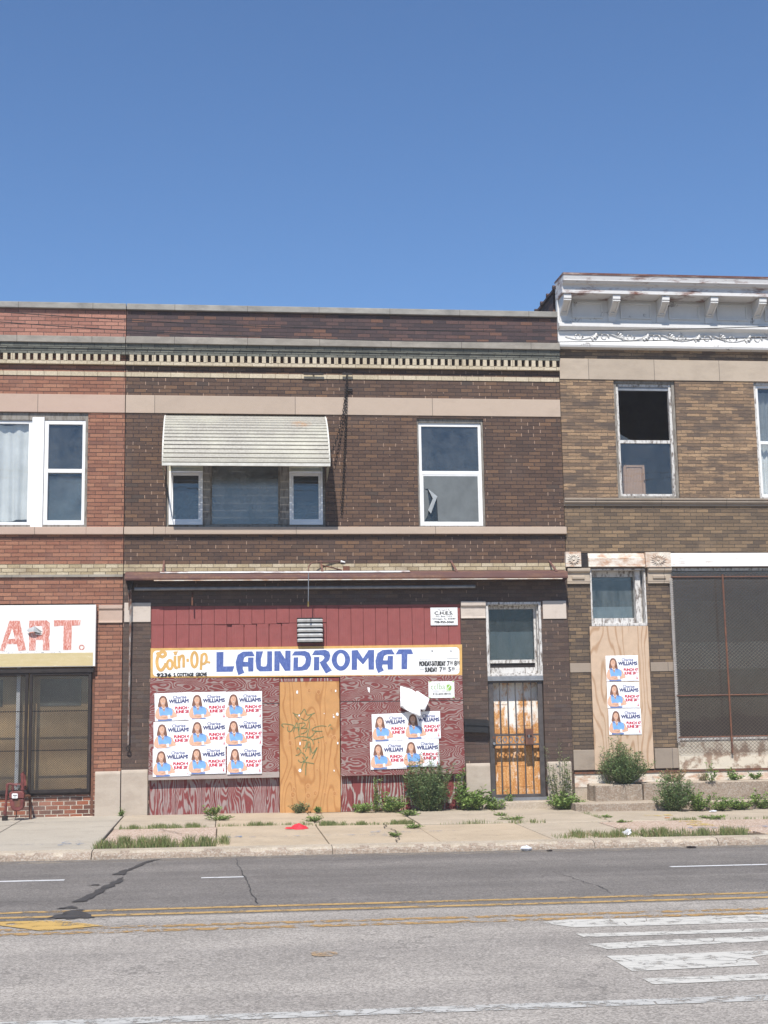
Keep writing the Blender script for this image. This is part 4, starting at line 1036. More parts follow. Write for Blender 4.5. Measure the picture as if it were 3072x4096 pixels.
b = MB(); n = 60; x0_, x1_ = v0+.12, v0+(w1-w0)-.1
b.add([(x0_+(x1_-x0_)*i/n, YR+.18+.02*math.sin(i*1.1), rs1+.1+j*.5) for i in range(n+1) for j in range(5)], [(i*5+j, (i+1)*5+j, (i+1)*5+j+1, i*5+j+1) for i in range(n) for j in range(4)]); b.build('curtain', MT['curtain'], wr, smooth=True)
cab = thing('cupboard', 'brown wooden cupboard door seen through the lower pane of the open window', 'cupboard', (w0+.4, YR+.35, rs1))
YC = YR+.3
ca, cb_ = X(*q3b(722, 1470), YC), X(*q3b(862, 1470), YC); cz0, cz1 = zr_(1590, YC), zr_(1390, YC)
b = MB(); b.box(ca, cb_, YC, YC+.3, rs1-.3, cz1); b.build('carcass', MT['cabinet'], cab)
b = MB(); frame_mb(b, ca+.01, cb_-.01, cz0-.1, cz1-.01, .045, YC-.02, YC-.001); b.box(ca+.07, cb_-.07, YC-.012, YC-.001, cz0-.04, cz1-.07); b.build('door', MT['cabinet'], cab, bevel=.006)
b = MB(); b.tube([(cb_-.03,YC-.02,cz0+.28),(cb_-.03,YC-.05,cz0+.29),(cb_-.03,YC-.05,cz0+.40),(cb_-.03,YC-.02,cz0+.41)], .012, 6); b.build('handle', MT['cabinet'], cab)
# iron lintels with rosette blocks
def rosette(xa, xb, za, zb2, m):
    b = MB(); b.box(xa, xb, -.09, .02, za, zb2)
    cx, cz = (xa+xb)/2, (za+zb2)/2; R = min(xb-xa, zb2-za)*.46
    for k in range(16):
        a = k/16*2*math.pi; ex = 1.25 if xb-xa > .35 else .95
        b.tube([(cx+math.cos(a)*.03,-.09,cz+math.sin(a)*.03),(cx+math.cos(a)*R*.55*ex,-.105,cz+math.sin(a)*R*.55),(cx+math.cos(a)*R*ex,-.09,cz+math.sin(a)*R)], [.006,.013,.004], 5)
    b.tube([(cx,-.09,cz),(cx,-.115,cz)], [.028,.018], 10)
    b.build('rosette_block', m, right)
lz1, lz0 = z8(113, -.06, 300), z8(215, -.06, 300)
q7b = zoomer(1800, 2200, .5201)
rosette(X(*q7b(890, 80), -.08)+.0, X(*q7b(1008, 80), -.08), lz0, lz1+.02, MT['lintel_rust'])
rosette(x8(522, 160, -.09), x8(707, 160, -.09), z8(217, -.09, 610), z8(108, -.09, 610), MT['lintel_rust'])
def beam(xa, xb, m):
    b = MB(); h = lz1-lz0
    b.sweep([(.02,lz0),(-.055,lz0),(-.055,lz0+.02),(-.05,lz0+.025),(-.05,lz1-h*.36),(-.02,lz1-h*.30),(.0,lz1),(.02,lz1)], xa, xb); b.build('iron_lintel', m, right, bevel=.003)
beam(x8(100, 160, -.05), x8(520, 160, -.09), MT['lintel_rust']); beam(x8(708, 160, -.09), BX1, MT['lintel_white'])
b = MB(); b.box(X(*q7b(1008, 80), 0), x8(100, 160, 0), .0, .02, lz0, lz1); b.build('lintel_gap', MT['dark_iron'], right)
def stone_cap(xa, xb, zt_, zb_):
    b = MB(); h = zt_-zb_
    b.sweep([(.04,zb_),(-.012,zb_),(-.012,zb_+.03),(-.02,zb_+.04),(-.02,zb_+h*.66),(-.06,zb_+h*.74),(-.07,zb_+h*.80),(-.07,zt_-.01),(.04,zt_-.01)], xa, xb)
    w = xb-xa; b.sweep([(-.02,zb_+h*.24),(-.045,zb_+h*.30),(-.05,zb_+h*.46),(-.02,zb_+h*.50)], xa+w*.2, xb-w*.25)
    b.build('capital', MT['right_lime'], right, bevel=.006)
p1a, p1b, p2a, p2b = BX0, d0, d1+.0, s0
stone_cap(BX0, x8(108, 280), z8(222), z8(340)); stone_cap(x8(535, 280), x8(708, 280), z8(218, 0, 620), z8(338, 0, 620))
for xa, xb in ((BX0, d0), (d1+.02, s0)):
    b = MB(); b.box(xa, xb, .015, .05, z8(990), z8(922)); b.build('stone_block', MT['right_sill'], right, bevel=.006)
    b = MB(); b.box(xa, xb, -.0, .05, base_z-.0, z8(1560)); b.build('base_stone', MT['right_sill'], right, bevel=.008)
# boarded door with transom
b = MB(); tz0 = z8(652, .02)
frame_mb(b, d0, d1, tz0, ro_t, .03, .02, .30, wb=.05); pa, pb = d0+.03, x8(428, 440, .28); pz0, pz1 = z8(597, .28), z8(293, .28)
b.box(pb, d1-.03, .20, .28, tz0+.05, ro_t-.03); b.box(pa, pb, .20, .28, pz1, ro_t-.03); b.box(pa, pb, .16, .28, tz0+.05, pz0); b.box(pb, pb+.10, .12, .2, tz0+.05, ro_t-.03)
win = b.build('transom_window', MT['old_frame'], right, bevel=.005)
pane(win, pa, pb, pz0, pz1, .25, MT['glass_dirty'])
b = MB(); b.box(pa, pb, .36, .37, pz0, pz0+(pz1-pz0)*.29); b.build('blind', MT['torn'], win)
# shop window and its painted base
b = MB(); frame_mb(b, s0, 13, sb0, st1, .05, .06, .16); win = b.build('shop_window', MT['old_frame'], right)
pane(win, s0+.05, 12.95, sb0+.05, st1-.05, .12, MT['glass_clear'])
b = MB(); zq = z8(765, .3, 1000); b.box(s0+.05, 12.9, .6, .66, zq-.5, zq); b.build('inner_counter', MT['roof_tar'], win)
b = MB(); b.box(s0, BX1, -.02, .05, base_z, sb0-.002); b.box(s0, BX1, -.035, .05, base_z-.03, base_z); b.build('painted_base', MT['sill_paint'], right, bevel=.006)
b = MB(); b.box(BX0, BX1, -.05, .05, base_z-.065, base_z-.031); b.build('rust_ledge', MT['rust'], right)
b = MB(); b.box(BX0, BX1, -.03, .03, base_z-.30, base_z-.066); b.build('rust_base', MT['lintel_rust'], right)
b = MB(); b.box(BX0, BX1, -.02, .03, -.3, base_z-.301); b.build('rubble_base', MT['step'], right)
# steps
YS1, YS2 = -1.02, -.52
def step_block(name, label, poly, z0, z1, m, amp=.012, seed=1):
    random.seed(seed); n = len(poly); mb = MB(); pts = []
    for i in range(n):
        a, c = poly[i], poly[(i+1) % n]
        for k in range(6):
            t = k/6; pts.append((a[0]+(c[0]-a[0])*t+random.uniform(-amp,amp), a[1]+(c[1]-a[1])*t+random.uniform(-amp,amp)))
    n = len(pts)
    a = sum(pts[i][0]*pts[(i+1)%n][1]-pts[(i+1)%n][0]*pts[i][1] for i in range(n))
    if a < 0: pts = pts[::-1]
    cx = sum(p[0] for p in pts)/n; cy = sum(p[1] for p in pts)/n
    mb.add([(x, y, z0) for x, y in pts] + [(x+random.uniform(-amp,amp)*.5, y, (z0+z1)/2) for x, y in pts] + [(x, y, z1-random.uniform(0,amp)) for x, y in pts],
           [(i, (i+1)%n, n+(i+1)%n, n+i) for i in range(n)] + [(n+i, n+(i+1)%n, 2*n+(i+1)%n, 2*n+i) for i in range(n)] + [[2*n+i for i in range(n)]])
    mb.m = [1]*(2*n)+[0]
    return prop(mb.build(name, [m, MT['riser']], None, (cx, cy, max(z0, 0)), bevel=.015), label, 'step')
lt = Z(2400, 3213, YS1); ut = Z(2420, 3138, YS2)
xl = X(2311, 3230, YS1)
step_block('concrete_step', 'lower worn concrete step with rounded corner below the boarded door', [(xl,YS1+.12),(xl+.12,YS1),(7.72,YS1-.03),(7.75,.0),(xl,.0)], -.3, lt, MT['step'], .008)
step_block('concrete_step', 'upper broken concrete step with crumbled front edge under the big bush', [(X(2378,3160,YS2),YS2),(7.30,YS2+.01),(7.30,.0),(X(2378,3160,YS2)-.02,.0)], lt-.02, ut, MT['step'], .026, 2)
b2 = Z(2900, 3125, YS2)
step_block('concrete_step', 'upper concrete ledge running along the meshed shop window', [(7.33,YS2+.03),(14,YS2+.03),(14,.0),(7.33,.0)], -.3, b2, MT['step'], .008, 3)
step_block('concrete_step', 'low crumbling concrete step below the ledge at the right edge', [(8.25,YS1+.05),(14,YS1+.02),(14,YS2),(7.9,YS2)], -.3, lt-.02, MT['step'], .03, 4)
# mesh guard on the right shop window
YG2 = -.05
ga = x8(735, 900, YG2); gz1_, gz0_ = z8(255, YG2, 1000), z8(1590, YG2, 1000)
gd = thing('window_guard', 'tall rusty diamond mesh guard over the dark shop window beside the boarded door', 'window guard', (ga+1.5, YG2, gz0_))
b = MB(); b.box(ga, ga+4, YG2-.002, YG2, gz0_, gz1_); b.build('mesh', MT['mesh_right'], gd)
b = MB(); b.box(ga-.03, ga+.03, YG2-.012, YG2-.006, gz0_+.2, gz1_-.1); b.build('edge_strip', MT['chain_white'], gd)
b = MB(); px = x8(1125, 900, YG2-.03); b.tube([(px, YG2-.03, gz0_), (px-.01, YG2-.03, gz1_-.05)], .018, 8); b.build('post', MT['rust'], gd)
b = MB(); zq = z8(1163, YG2-.02, 1000); b.tube([(ga, YG2-.02, zq), (ga+4, YG2-.02, zq)], .013, 6); b.build('cross_bar', MT['rust'], gd)
b = MB(); zq = z8(1470, YG2-.02, 1000); b.tube([(ga, YG2-.015, zq), (ga+4, YG2-.015, zq)], .013, 6); b.build('cross_bar', MT['rust'], gd)
b = MB(); zq = gz1_-.09; b.tube([(ga, YG2-.015, zq), (ga+4, YG2-.015, zq)], .013, 6); b.build('cross_bar', MT['rust'], gd)
# boarding over the door
YB = -.02
zb0, zb1 = base_z-.0, z8(653, YB)
ba, bb_ = x8(130, 1100, YB)-.012, x8(553, 1100, YB)+.012
b = MB(); b.box(ba, bb_, YB, YB+.018, zb0, zb1)
prop(b.build('plywood_board', MT['plywood_pale'], None, ((ba+bb_)/2, YB, zb0), bevel=.002), 'tall pale plywood board with three posters above the bush on the steps', 'board')

# ------------------------------------------------------------------ things on the facade
# aluminium awning
PA = .80
az1 = Z(980, 1668, -.06); az0 = Z(985, 1852, -PA)
ax0, ax1 = X(661, 1664, -.06), X(1301, 1674, -.06)
ab0, ab1 = X(650, 1850, -PA), X(1319, 1853, -PA)
aw = thing('awning', 'dirty cream aluminium slatted awning over the triple window', 'awning', ((ax0+ax1)/2, -.05, az0))
N = 15
def aw_pt(t):        # profile from the wall down and out, slightly bowed
    y = -.05-(PA-.05)*math.sin(t*1.45)/math.sin(1.45); z = az1+(az0-az1)*(t**1.30)
    return y, z
b = MB()
for k in range(N):
    y0_, z0_ = aw_pt(k/N); y1_, z1_ = aw_pt((k+1)/N)
    l0, r0_ = ax0+(ab0-ax0)*k/N, ax1+(ab1-ax1)*k/N; l1, r1_ = ax0+(ab0-ax0)*(k+1)/N, ax1+(ab1-ax1)*(k+1)/N
    dy, dz = y1_-y0_, z1_-z0_; L = math.hypot(dy, dz); ny, nz = dz/L, -dy/L
    if ny > 0: ny, nz = -ny, -nz
    e0, e1 = .004, .020
    def P3(x, t, e): return (x, y0_+dy*t+ny*e, z0_+dz*t+nz*e)
    A_, B_ = 0.0, .86
    b.add([P3(l0,0,e0),P3(r0_,0,e0),P3(r1_,.30,e1),P3(l1,.30,e1),P3(r1_,.86,e1),P3(l1,.86,e1),P3(r1_,1.0,-.004),P3(l1,1.0,-.004)], [(0,1,2,3),(3,2,4,5),(5,4,6,7)])
b.build('slat_panel', MT['awning'], aw)
for xa, xb in ((ax0, ab0), (ax1, ab1)):
    b = MB(); pts = []
    prof = [aw_pt(k/10) for k in range(11)]
    n = len(prof); w_ = .012
    top = [(xa+(xb-xa)*k/10, p[0]-.012, p[1]+.02) for k, p in enumerate(prof)]
    bot = [(xa+(xb-xa)*k/10, p[0]+.02, p[1]-.05) for k, p in enumerate(prof)]
    vs = [(x-w_, y, z) for x, y, z in top]+[(x+w_, y, z) for x, y, z in top]+[(x-w_, y, z) for x, y, z in bot]+[(x+w_, y, z) for x, y, z in bot]
    fs = []
    for k in range(n-1):
        fs += [(k,k+1,n+k+1,n+k),(2*n+k,3*n+k,3*n+k+1,2*n+k+1),(k,2*n+k,2*n+k+1,k+1),(n+k,n+k+1,3*n+k+1,3*n+k)]
    fs += [(0,n,3*n,2*n),(n-1,3*n-1,4*n-1,2*n-1)]
    b.add(vs, fs); b.build('side_rail', MT['awning_trim'], aw)
    # triangular wing below the rail
    b = MB(); y0_, z0_ = prof[-1]
    b.add([(xb,-.03,az0+.05),(xb,y0_+.03,z0_-.02),(xb,y0_+.10,z0_-.06),(xb,-.03,az0-.22)], [(0,1,2,3)]); b.build('side_wing', MT['cream_frame'], aw)
y0_, z0_ = aw_pt(1)
b = MB(); b.box(ab0-.01, ab1+.01, y0_-.022, y0_+.01, z0_-.055, z0_-.004); b.build('front_valance', MT['awning_trim'], aw, bevel=.004)

# rusty hood of the old roller awning
hz1_, hz0_ = Z(1380, 2292, -.30), Z(1380, 2317, -.34)
hx0_, hx1_ = X(499, 2300, -.33), X(2271, 2300, -.33)
hood = thing('awning_hood', 'long rusty maroon metal hood of a former roll awning above the shopfront', 'awning hood', (2.2, 0, hz0_))
b = MB(); b.sweep([(0,hz1_+.06),(-.10,hz1_+.055),(-.28,hz1_+.02),(-.335,hz1_),(-.345,hz0_+.03),(-.335,hz0_),(-.31,hz0_),(-.315,hz0_+.05),(-.1,hz1_+.03),(0,hz1_+.035)], hx0_, hx1_)
b.build('hood', MT['rust_hood'], hood, bevel=.004)
b = MB(); b.sweep([(-.336,hz0_-.012),(-.336,hz0_+.002),(-.30,hz0_+.002),(-.30,hz0_-.012)], hx0_+.5, hx1_-.1); b.build('lower_lip', MT['lintel_rust'], hood)
b = MB(); b.sweep([(-.345,hz1_+.006),(-.325,hz1_+.022),(-.26,hz1_+.042),(-.26,hz1_+.036)], X(640,2295,-.33), X(1640,2295,-.33)); b.build('top_flashing', MT['cornice_rust'], hood)
for sx_, k in ((656, 0), (1285, -.01), (1815, -.05), (2208, -.05)):
    x = X(sx_, 2260)
    b = MB(); zt_ = Z(sx_, 2242)
    vs = [(x-.016+k,-.004,zt_),(x+.016+k,-.004,zt_),(x+.02,-.335,hz1_+.01),(x-.02,-.335,hz1_+.01)]
    b.add(vs+[(p[0],p[1]+.012,p[2]-.008) for p in vs], [(0,1,2,3),(7,6,5,4),(0,3,7,4),(1,5,6,2)]); b.build('strap', MT['rust_hood'], hood)
for xe in (hx0_+.012, hx1_-.012):
    b = MB(); b.add([(xe,0,hz1_+.06),(xe,-.34,hz1_),(xe,-.34,hz0_),(xe,0,hz0_-.05)], [(0,1,2,3)]); b.build('end_plate', MT['rust_hood'], hood)
# grey roller pipe
yp = -.12
a = P((537.5, 2355.7), yp); c = P((1901, 2346), yp)
b = MB(); b.tube([(a[0], yp, a[1]), (c[0], yp, c[1])], .030, 14)
o = b.build('roller_pipe', MT['galv'], None, ((a[0]+c[0])/2, yp, (a[1]+c[1])/2), smooth=False)
prop(o, 'long grey steel pipe hung level under the rusty hood', 'pipe')
for q in (a[0]+.05, c[0]-.05, (a[0]+c[0])/2):
    b = MB(); b.box(q-.01, q+.01, yp, 0, a[1]-.006, a[1]+.006); b.build('bracket', MT['dark_iron'], o)
# folding arm hanging at the left pier
ar = thing('hanging_rod', 'rust streaked iron rod hanging down the left pier to a ring', 'rod', (X(513, 2990, -.08), -.08, Z(513, 2990, -.08)))
p_ = [P((523, 2345), -.10), P((523.0, 2440), -.09), P((518, 2700), -.08), P((513, 2978), -.07)]
b = MB(); b.tube([(x, -.10+.01*i, z) for i, (x, z) in enumerate(p_)], .017, 8); b.build('rod', MT['galv_rust'], ar)
b = MB(); b.tube([(p_[0][0]-.035, -.07, p_[0][1]+.02), (p_[1][0]-.03, -.07, p_[1][1])], .012, 6); b.build('side_rod', MT['galv_rust'], ar)
b = MB(); cx, cz = P((512.5, 2993), -.07)
b.tube([(cx+math.cos(i*.524)*.03, -.075, cz+math.sin(i*.524)*.036) for i in range(13)], .013, 6); b.build('ring', MT['dark_iron'], ar)
b = MB(); b.box(p_[0][0]-.05, p_[0][0]+.035, -.12, 0, p_[0][1]-.06, p_[0][1]+.09); b.tube([(p_[0][0], -.14, p_[0][1]), (p_[0][0], -.10, p_[0][1])], .035, 10); b.build('bracket', MT['dark_iron'], ar, bevel=.005)
# short iron tube and hanging cable
a, c = P((769, 2388), -.10), P((769, 2422), -.12)
b = MB(); b.tube([(a[0], -.02, a[1]+.08), (a[0], -.09, a[1]+.03), (a[0], -.13, a[1]-.02), (c[0], -.14, c[1])], .014, 8)
prop(b.build('pipe_stub', MT['rust'], None, (a[0], 0, a[1])), 'short rusty pipe stub poking out above the red boards at left', 'pipe')
q7c = zoomer(1180, 2220, .4822)
cb = thing('hanging_cable', 'thin cable hanging from the gooseneck conduit to a brass end above the louvre', 'cable', (X(*q7c(110, 300), -.34), -.34, Z(*q7c(110, 430), -.34)))
tp = [P(q7c(112, 150), -.36), P(q7c(111, 300), -.36), P(q7c(110, 385), -.36), P(q7c(110, 428), -.36)]
b = MB(); b.tube([(x, -.36, z) for x, z in tp[:3]], .008, 6); b.build('cord', MT['galv'], cb)
b = MB(); b.tube([(x, -.36, z) for x, z in tp[2:]], [.011, .017], 8); b.build('socket', mat_plain('tarnished brass', (.30,.21,.07), .4, .2, 20, .5), cb)
gk = smoothline([q7c(112,150), q7c(112,110), q7c(128,75), q7c(165,60), q7c(240,55), q7c(378,50)], 5)
b = MB(); b.tube([(X(*p, -.30+.28*i/(len(gk)-1)), -.30+.28*i/(len(gk)-1), Z(*p, -.30+.28*i/(len(gk)-1))) for i, p in enumerate(gk)], .011, 6); b.build('conduit', MT['rust_hood'], cb)
e = P(q7c(392, 56), -.02); b = MB(); b.tube([(e[0]-.03, -.03, e[1]+.005), (e[0]+.05, -.03, e[1]-.012)], [.022, .012], 8); b.build('end_cap', MT['old_white'], cb)
a, c = P(q7c(215, 85), -.06), P(q7c(388, 125), -.02)
b = MB(); b.tube([(a[0], -.10, a[1]), (c[0], -.02, c[1])], .012, 6); e = P(q7c(425, 115), -.02)
b.box(e[0]-.06, e[0]+.06, -.03, .0, e[1]-.05, e[1]+.05); prop(b.build('stay_rod', MT['rust'], None, (c[0], 0, c[1])), 'short dark stay rod ending at a plate on the cream brick band', 'rod')

# chains and brackets on the upper wall
q2b = zoomer(900, 1100, .8439)
def bracket(p0, p1, label):
    a, c = P(q2b(*p0), -.05), P(q2b(*p1), -.05)
    o = thing('wall_bracket', label, 'bracket', ((a[0]+c[0])/2, 0, a[1]))
    b = MB(); b.box(a[0], c[0], -.07, -.055, a[1]-.02, a[1]+.02); b.build('plate', MT['dark_iron'], o)
    b = MB(); b.tube([((a[0]+c[0])/2, 0, a[1]), ((a[0]+c[0])/2, -.06, a[1])], .018, 6); b.build('stem', MT['dark_iron'], o)
bracket((372, 469), (467, 469), 'dark iron bracket on the cream course, left of the chain')
bracket((555, 469), (603, 469), 'small dark iron bracket that the rusty chain hangs from')
def chain(path, yl, label, pitch=.052):
    pts = []
    for i in range(len(path)-1):
        a, c = path[i], path[i+1]; y0_, y1_ = yl[i], yl[i+1]
        A = Vector((X(*q2b(*a), y0_), y0_, Z(*q2b(*a), y0_))); C_ = Vector((X(*q2b(*c), y1_), y1_, Z(*q2b(*c), y1_)))
        n = max(1, int((C_-A).length/pitch))
        for k in range(n): pts.append((A+(C_-A)*k/n, (C_-A)/n))
    b = MB()
    for i, (p, d) in enumerate(pts):
        s = Vector((1, 0, 0)) if i % 2 else Vector((.3, -.95, 0))
        c = p+d*.5; L = d*.66
        loop = [c+L*math.cos(a)*1.0+s*.020*math.sin(a) for a in [j*math.pi/4 for j in range(9)]]
        b.tube(loop, .0062, 4, cap=False)
    return prop(b.build('chain', MT['dark_iron'], None, pts[-1][0]), label, 'chain')
chain([(577,475),(575,640),(566,860),(560,1000),(552,1130)], [-.07,-.05,-.05,-.05,-.05], 'long dark strand of links down the brown brick beside the awning')
chain([(574,540),(560,660),(536,760),(508,838)], [-.06,-.08,-.12,-.20], 'short dark chain slanting from the long strand to the awning corner')
a = P(q2b(590, 542), -.02); b = MB(); b.box(a[0]-.05, a[0]+.05, -.04, 0, a[1]-.035, a[1]+.035); b.tube([(a[0]-.1,-.04,a[1]),(a[0]+.05,-.04,a[1])], .012, 6)
prop(b.build('wall_clamp', MT['dark_iron'], None, (a[0], 0, a[1])), 'small dark clamp on brown brick just right of the chain below the bracket', 'clamp')

# louvre vent
q4a = zoomer(600, 2400, .4219); q4b = zoomer(1200, 2400, .4219)
yv = -.12
va, vb = X(*q4a(1397, 280), yv), X(*q4a(1637, 280), yv); vt, vo = Z(*q4a(1515, 168), yv), Z(*q4a(1515, 402), yv)
lv = thing('louvre_vent', 'bare metal louvre vent box jutting out of the red boards above the sign', 'vent', ((va+vb)/2, .02, vo))
b = MB(); b.box(va-.0, va+.015, yv, .02, vo, vt); b.box(vb-.015, vb, yv, .02, vo, vt); b.box(va+.015, vb-.015, yv, .02, vt-.015, vt); b.box(va+.015, vb-.015, -.02, .02, vo, vt-.015)
b.build('housing', MT['siding'] if 'siding' in MT else MT['dark_iron'], lv)
hs = (vt-vo)/5
for k in range(5):
    z0_ = vo+hs*k
    b = MB(); b.sweep([(yv-.01,z0_+.012),(yv-.004,z0_+.010),(yv-.012,z0_+hs*.5),(yv+.045,z0_+hs*.98),(yv+.038,z0_+hs*1.0),(yv-.022,z0_+hs*.5)], va, vb); b.build('slat', MT['vent'], lv)
# hours / address sign
ysn = -.035
P1, P2, P3_, P4 = (602, 2593), (1848, 2578), (1849, 2703), (602, 2711)
sgn = thing('shop_sign', 'long white hand painted sign with blue LAUNDROMAT lettering and ochre border', 'sign', ((sx0+sx1)/2, ysn, Z(1225, 2707, ysn)))
qd = [P(p, ysn) for p in (P1, P2, P3_, P4)]
qd = [(max(min(x, sx1+.01), sx0), z) for x, z in qd]
b = MB(); b.prism(qd, ysn, .015); b.build('board', MT['sign_orange'], sgn)
def inset(u, v):   # bilinear inside the board corners, u right, v down
    t = (qd[0][0]+(qd[1][0]-qd[0][0])*u, qd[0][1]+(qd[1][1]-qd[0][1])*u); bb = (qd[3][0]+(qd[2][0]-qd[3][0])*u, qd[3][1]+(qd[2][1]-qd[3][1])*u)
    return (t[0]+(bb[0]-t[0])*v, t[1]+(bb[1]-t[1])*v)
ul, uh, vt_, vb_ = .0075, .991, .085, .955
pl = []
ru, rv = .011, .13
for cu, cv, a0 in ((uh-ru, vt_+rv, -90), (uh-ru, vb_-rv, 0), (ul+ru, vb_-rv, 90), (ul+ru, vt_+rv, 180)):
    for k in range(6):
        a = math.radians(a0+18*k); pl.append(inset(cu+ru*math.cos(a), cv+rv*math.sin(a)))
b = MB(); b.flat(pl, ysn-.002); b.build('white_field', MT['sign_white'], sgn)
yl = ysn-.004
def Lp(q, pts): return [P(q(*p), yl) for p in pts]
for q, pts in (
  (q4a, [(630,494),(697,492),(695,630),(800,627),(783,680),(630,682)]),
  (q4a, [(880,490),(970,487),(993,533),(915,534),(893,548),(884,585),(928,588),(930,545),(982,545),(980,677),(932,678),(930,632),(880,632),(880,655),(895,690),(838,712),(820,660),(812,590),(832,520)]),
  (q4a, [(1005,487),(1072,486),(1052,560),(1052,625),(1075,632),(1102,628),(1110,600),(1112,486),(1158,486),(1158,675),(1040,677),(1010,650),(1000,580)]),
  (q4a, [(1180,485),(1235,484),(1282,560),(1283,480),(1333,480),(1332,670),(1280,672),(1228,590),(1228,672),(1178,674)]),
  (q4a, [(1370,487),(1470,483),(1510,500),(1530,550),(1520,620),(1490,660),(1440,670),(1358,672),(1362,545),(1405,543),(1403,635),(1440,630),(1470,600),(1478,560),(1465,532),(1430,525),(1345,526)]),
  (q4b, [(113,523),(140,478),(240,473),(276,490),(288,530),(276,570),(250,595),(303,668),(245,697),(205,630),(186,590),(215,572),(233,548),(224,529),(195,522)]),
  (q4b, [(133,540),(183,540),(182,666),(131,668)]),
  (q4b, [(490,478),(545,474),(597,555),(650,474),(703,474),(702,660),(650,660),(648,548),(597,612),(541,552),(541,662),(490,663)]),
  (q4b, [(782,474),(870,468),(898,515),(825,516),(797,530),(787,572),(830,572),(833,530),(882,530),(880,658),(832,660),(830,612),(783,612),(778,635),(795,668),(742,693),(720,640),(715,575),(735,505)]),
  (q4b, [(935,468),(1055,467),(1073,512),(1018,513),(1015,655),(962,656),(963,513),(907,516)])):
    b = MB(); b.flat(Lp(q, pts), yl); b.build('letter', MT['sign_blue'], sgn)
b = MB(); n = 40; vs = []
for k in range(n):
    a = 2*math.pi*k/n; c, s = math.cos(a), math.sin(a)
    o_ = q4b(388+88*c*(1-.12*(s > 0)*abs(s)), 571+100*s); i_ = q4b(388+39*c, 566+62*s)
    p, q = P(o_, yl), P(i_, yl); vs += [(p[0], yl, p[1]), (q[0], yl, q[1])]
b.add(vs, [(2*k, 2*k+1, (2*k+3) % (2*n), (2*k+2) % (2*n)) for k in range(n)]); b.build('letter', MT['sign_blue'], sgn)
px = .4219/230
def stroke(b, q, pts, w, y=yl, k=5, w2=None, m=None): b.ribbon(smoothline([P(q(*p), y) for p in pts], k), w*q_s(q), y, m, None if w2 is None else w2*q_s(q))
def q_s(q): return (q(1, 0)[0]-q(0, 0)[0])/182.0
def oval(cx, cz, rx, rz): return [(cx+rx*math.cos(a), cz+rz*math.sin(a)) for a in [math.pi*2*k/16 for k in range(17)]]
for nm, ss in (('C', [([(66,496),(82,520),(118,540),(146,520),(140,497),(112,492),(86,515),(68,560),(68,610),(84,655),(112,663),(138,632),(152,598)], 24)]),
  ('o', [(oval(188,612,25,42), 20)]), ('i', [([(237,530),(236,600),(242,640),(262,642)], 21), ([(222,492),(240,500),(262,488)], 10), (oval(241,505,9,12), 10)]),
  ('n', [([(272,528),(276,646)], 20), ([(274,585),(285,545),(305,528),(318,545),(319,640)], 20)]), ('dash', [([(345,572),(369,570)], 24)]),
  ('O', [(oval(421,566,28,70), 21)]), ('p', [([(492,512),(487,580),(482,662)], 20), ([(490,540),(505,512),(530,518),(536,560),(520,600),(492,605)], 19), ([(528,592),(550,588),(571,594)], 15)])):
    b = MB()
    for i, (pts, w_) in enumerate(ss): stroke(b, q4a, pts, w_, yl-.0004*i)
    b.build('letter', MT['sign_orange'], sgn, fix=False)
def tx2(mb, q, s, x0, x1, zb_, ztop, y, bold=0.0, mi=None):
    A, B, T = P(q(x0, zb_), y), P(q(x1, zb_), y), P(q(x0, ztop), y)
    text(mb, s, A[0], B[0], A[1], T[1]-A[1], y, mi, 0.0, bold)
b = MB(); tx2(b, q4a, '9236', 65, 200, 728, 697, yl, .007); tx2(b, q4a, 'S. COTTAGE', 225, 412, 725, 694, yl, .006); tx2(b, q4a, 'GROVE', 435, 538, 724, 690, yl, .006)
b.build('address_line', MT['black_paint'], sgn, fix=False)
b = MB(); tx2(b, q4b, 'MONDAY-SATURDAY', 1132, 1380, 627, 582, yl, .005)
tx2(b, q4b, '7', 1396, 1418, 624, 580, yl, .004); tx2(b, q4b, '30', 1422, 1450, 606, 582, yl, .002); tx2(b, q4b, 'AM', 1424, 1448, 620, 612, yl)
tx2(b, q4b, '8', 1464, 1486, 622, 578, yl, .004); tx2(b, q4b, '30', 1488, 1515, 604, 580, yl, .002); tx2(b, q4b, 'PM', 1490, 1512, 618, 610, yl)
b.build('hours_line', MT['black_paint'], sgn, fix=False)
b = MB()
tx2(b, q4b, 'SUNDAY', 1186, 1300, 683, 640, yl, .005)
tx2(b, q4b, '7', 1324, 1348, 680, 638, yl, .004); tx2(b, q4b, '30', 1354, 1382, 662, 638, yl, .002); tx2(b, q4b, 'AM', 1356, 1380, 678, 670, yl)
b.build('hours_line', MT['black_paint'], sgn, fix=False)
b = MB()
tx2(b, q4b, '5', 1408, 1430, 678, 636, yl, .004); tx2(b, q4b, '30', 1438, 1466, 660, 638, yl, .002); tx2(b, q4b, 'PM', 1440, 1464, 676, 668, yl)
b.build('hours_line', MT['black_paint'], sgn, fix=False)
b = MB()
for x0, x1, z_ in ((1132,1236,561),(1390,1503,556),(1132,1176,660),(1474,1514,656)): b.flat([P(q4b(x0,z_-1.5), yl), P(q4b(x1,z_-2.5), yl), P(q4b(x1,z_), yl), P(q4b(x0,z_+1), yl)], yl)
tx2(b, q4b, 's', 1244, 1262, 492, 468, yl); tx2(b, q4b, 's', 1422, 1440, 490, 474, yl)
b.build('rule_line', MT['black_paint'], sgn, fix=False)

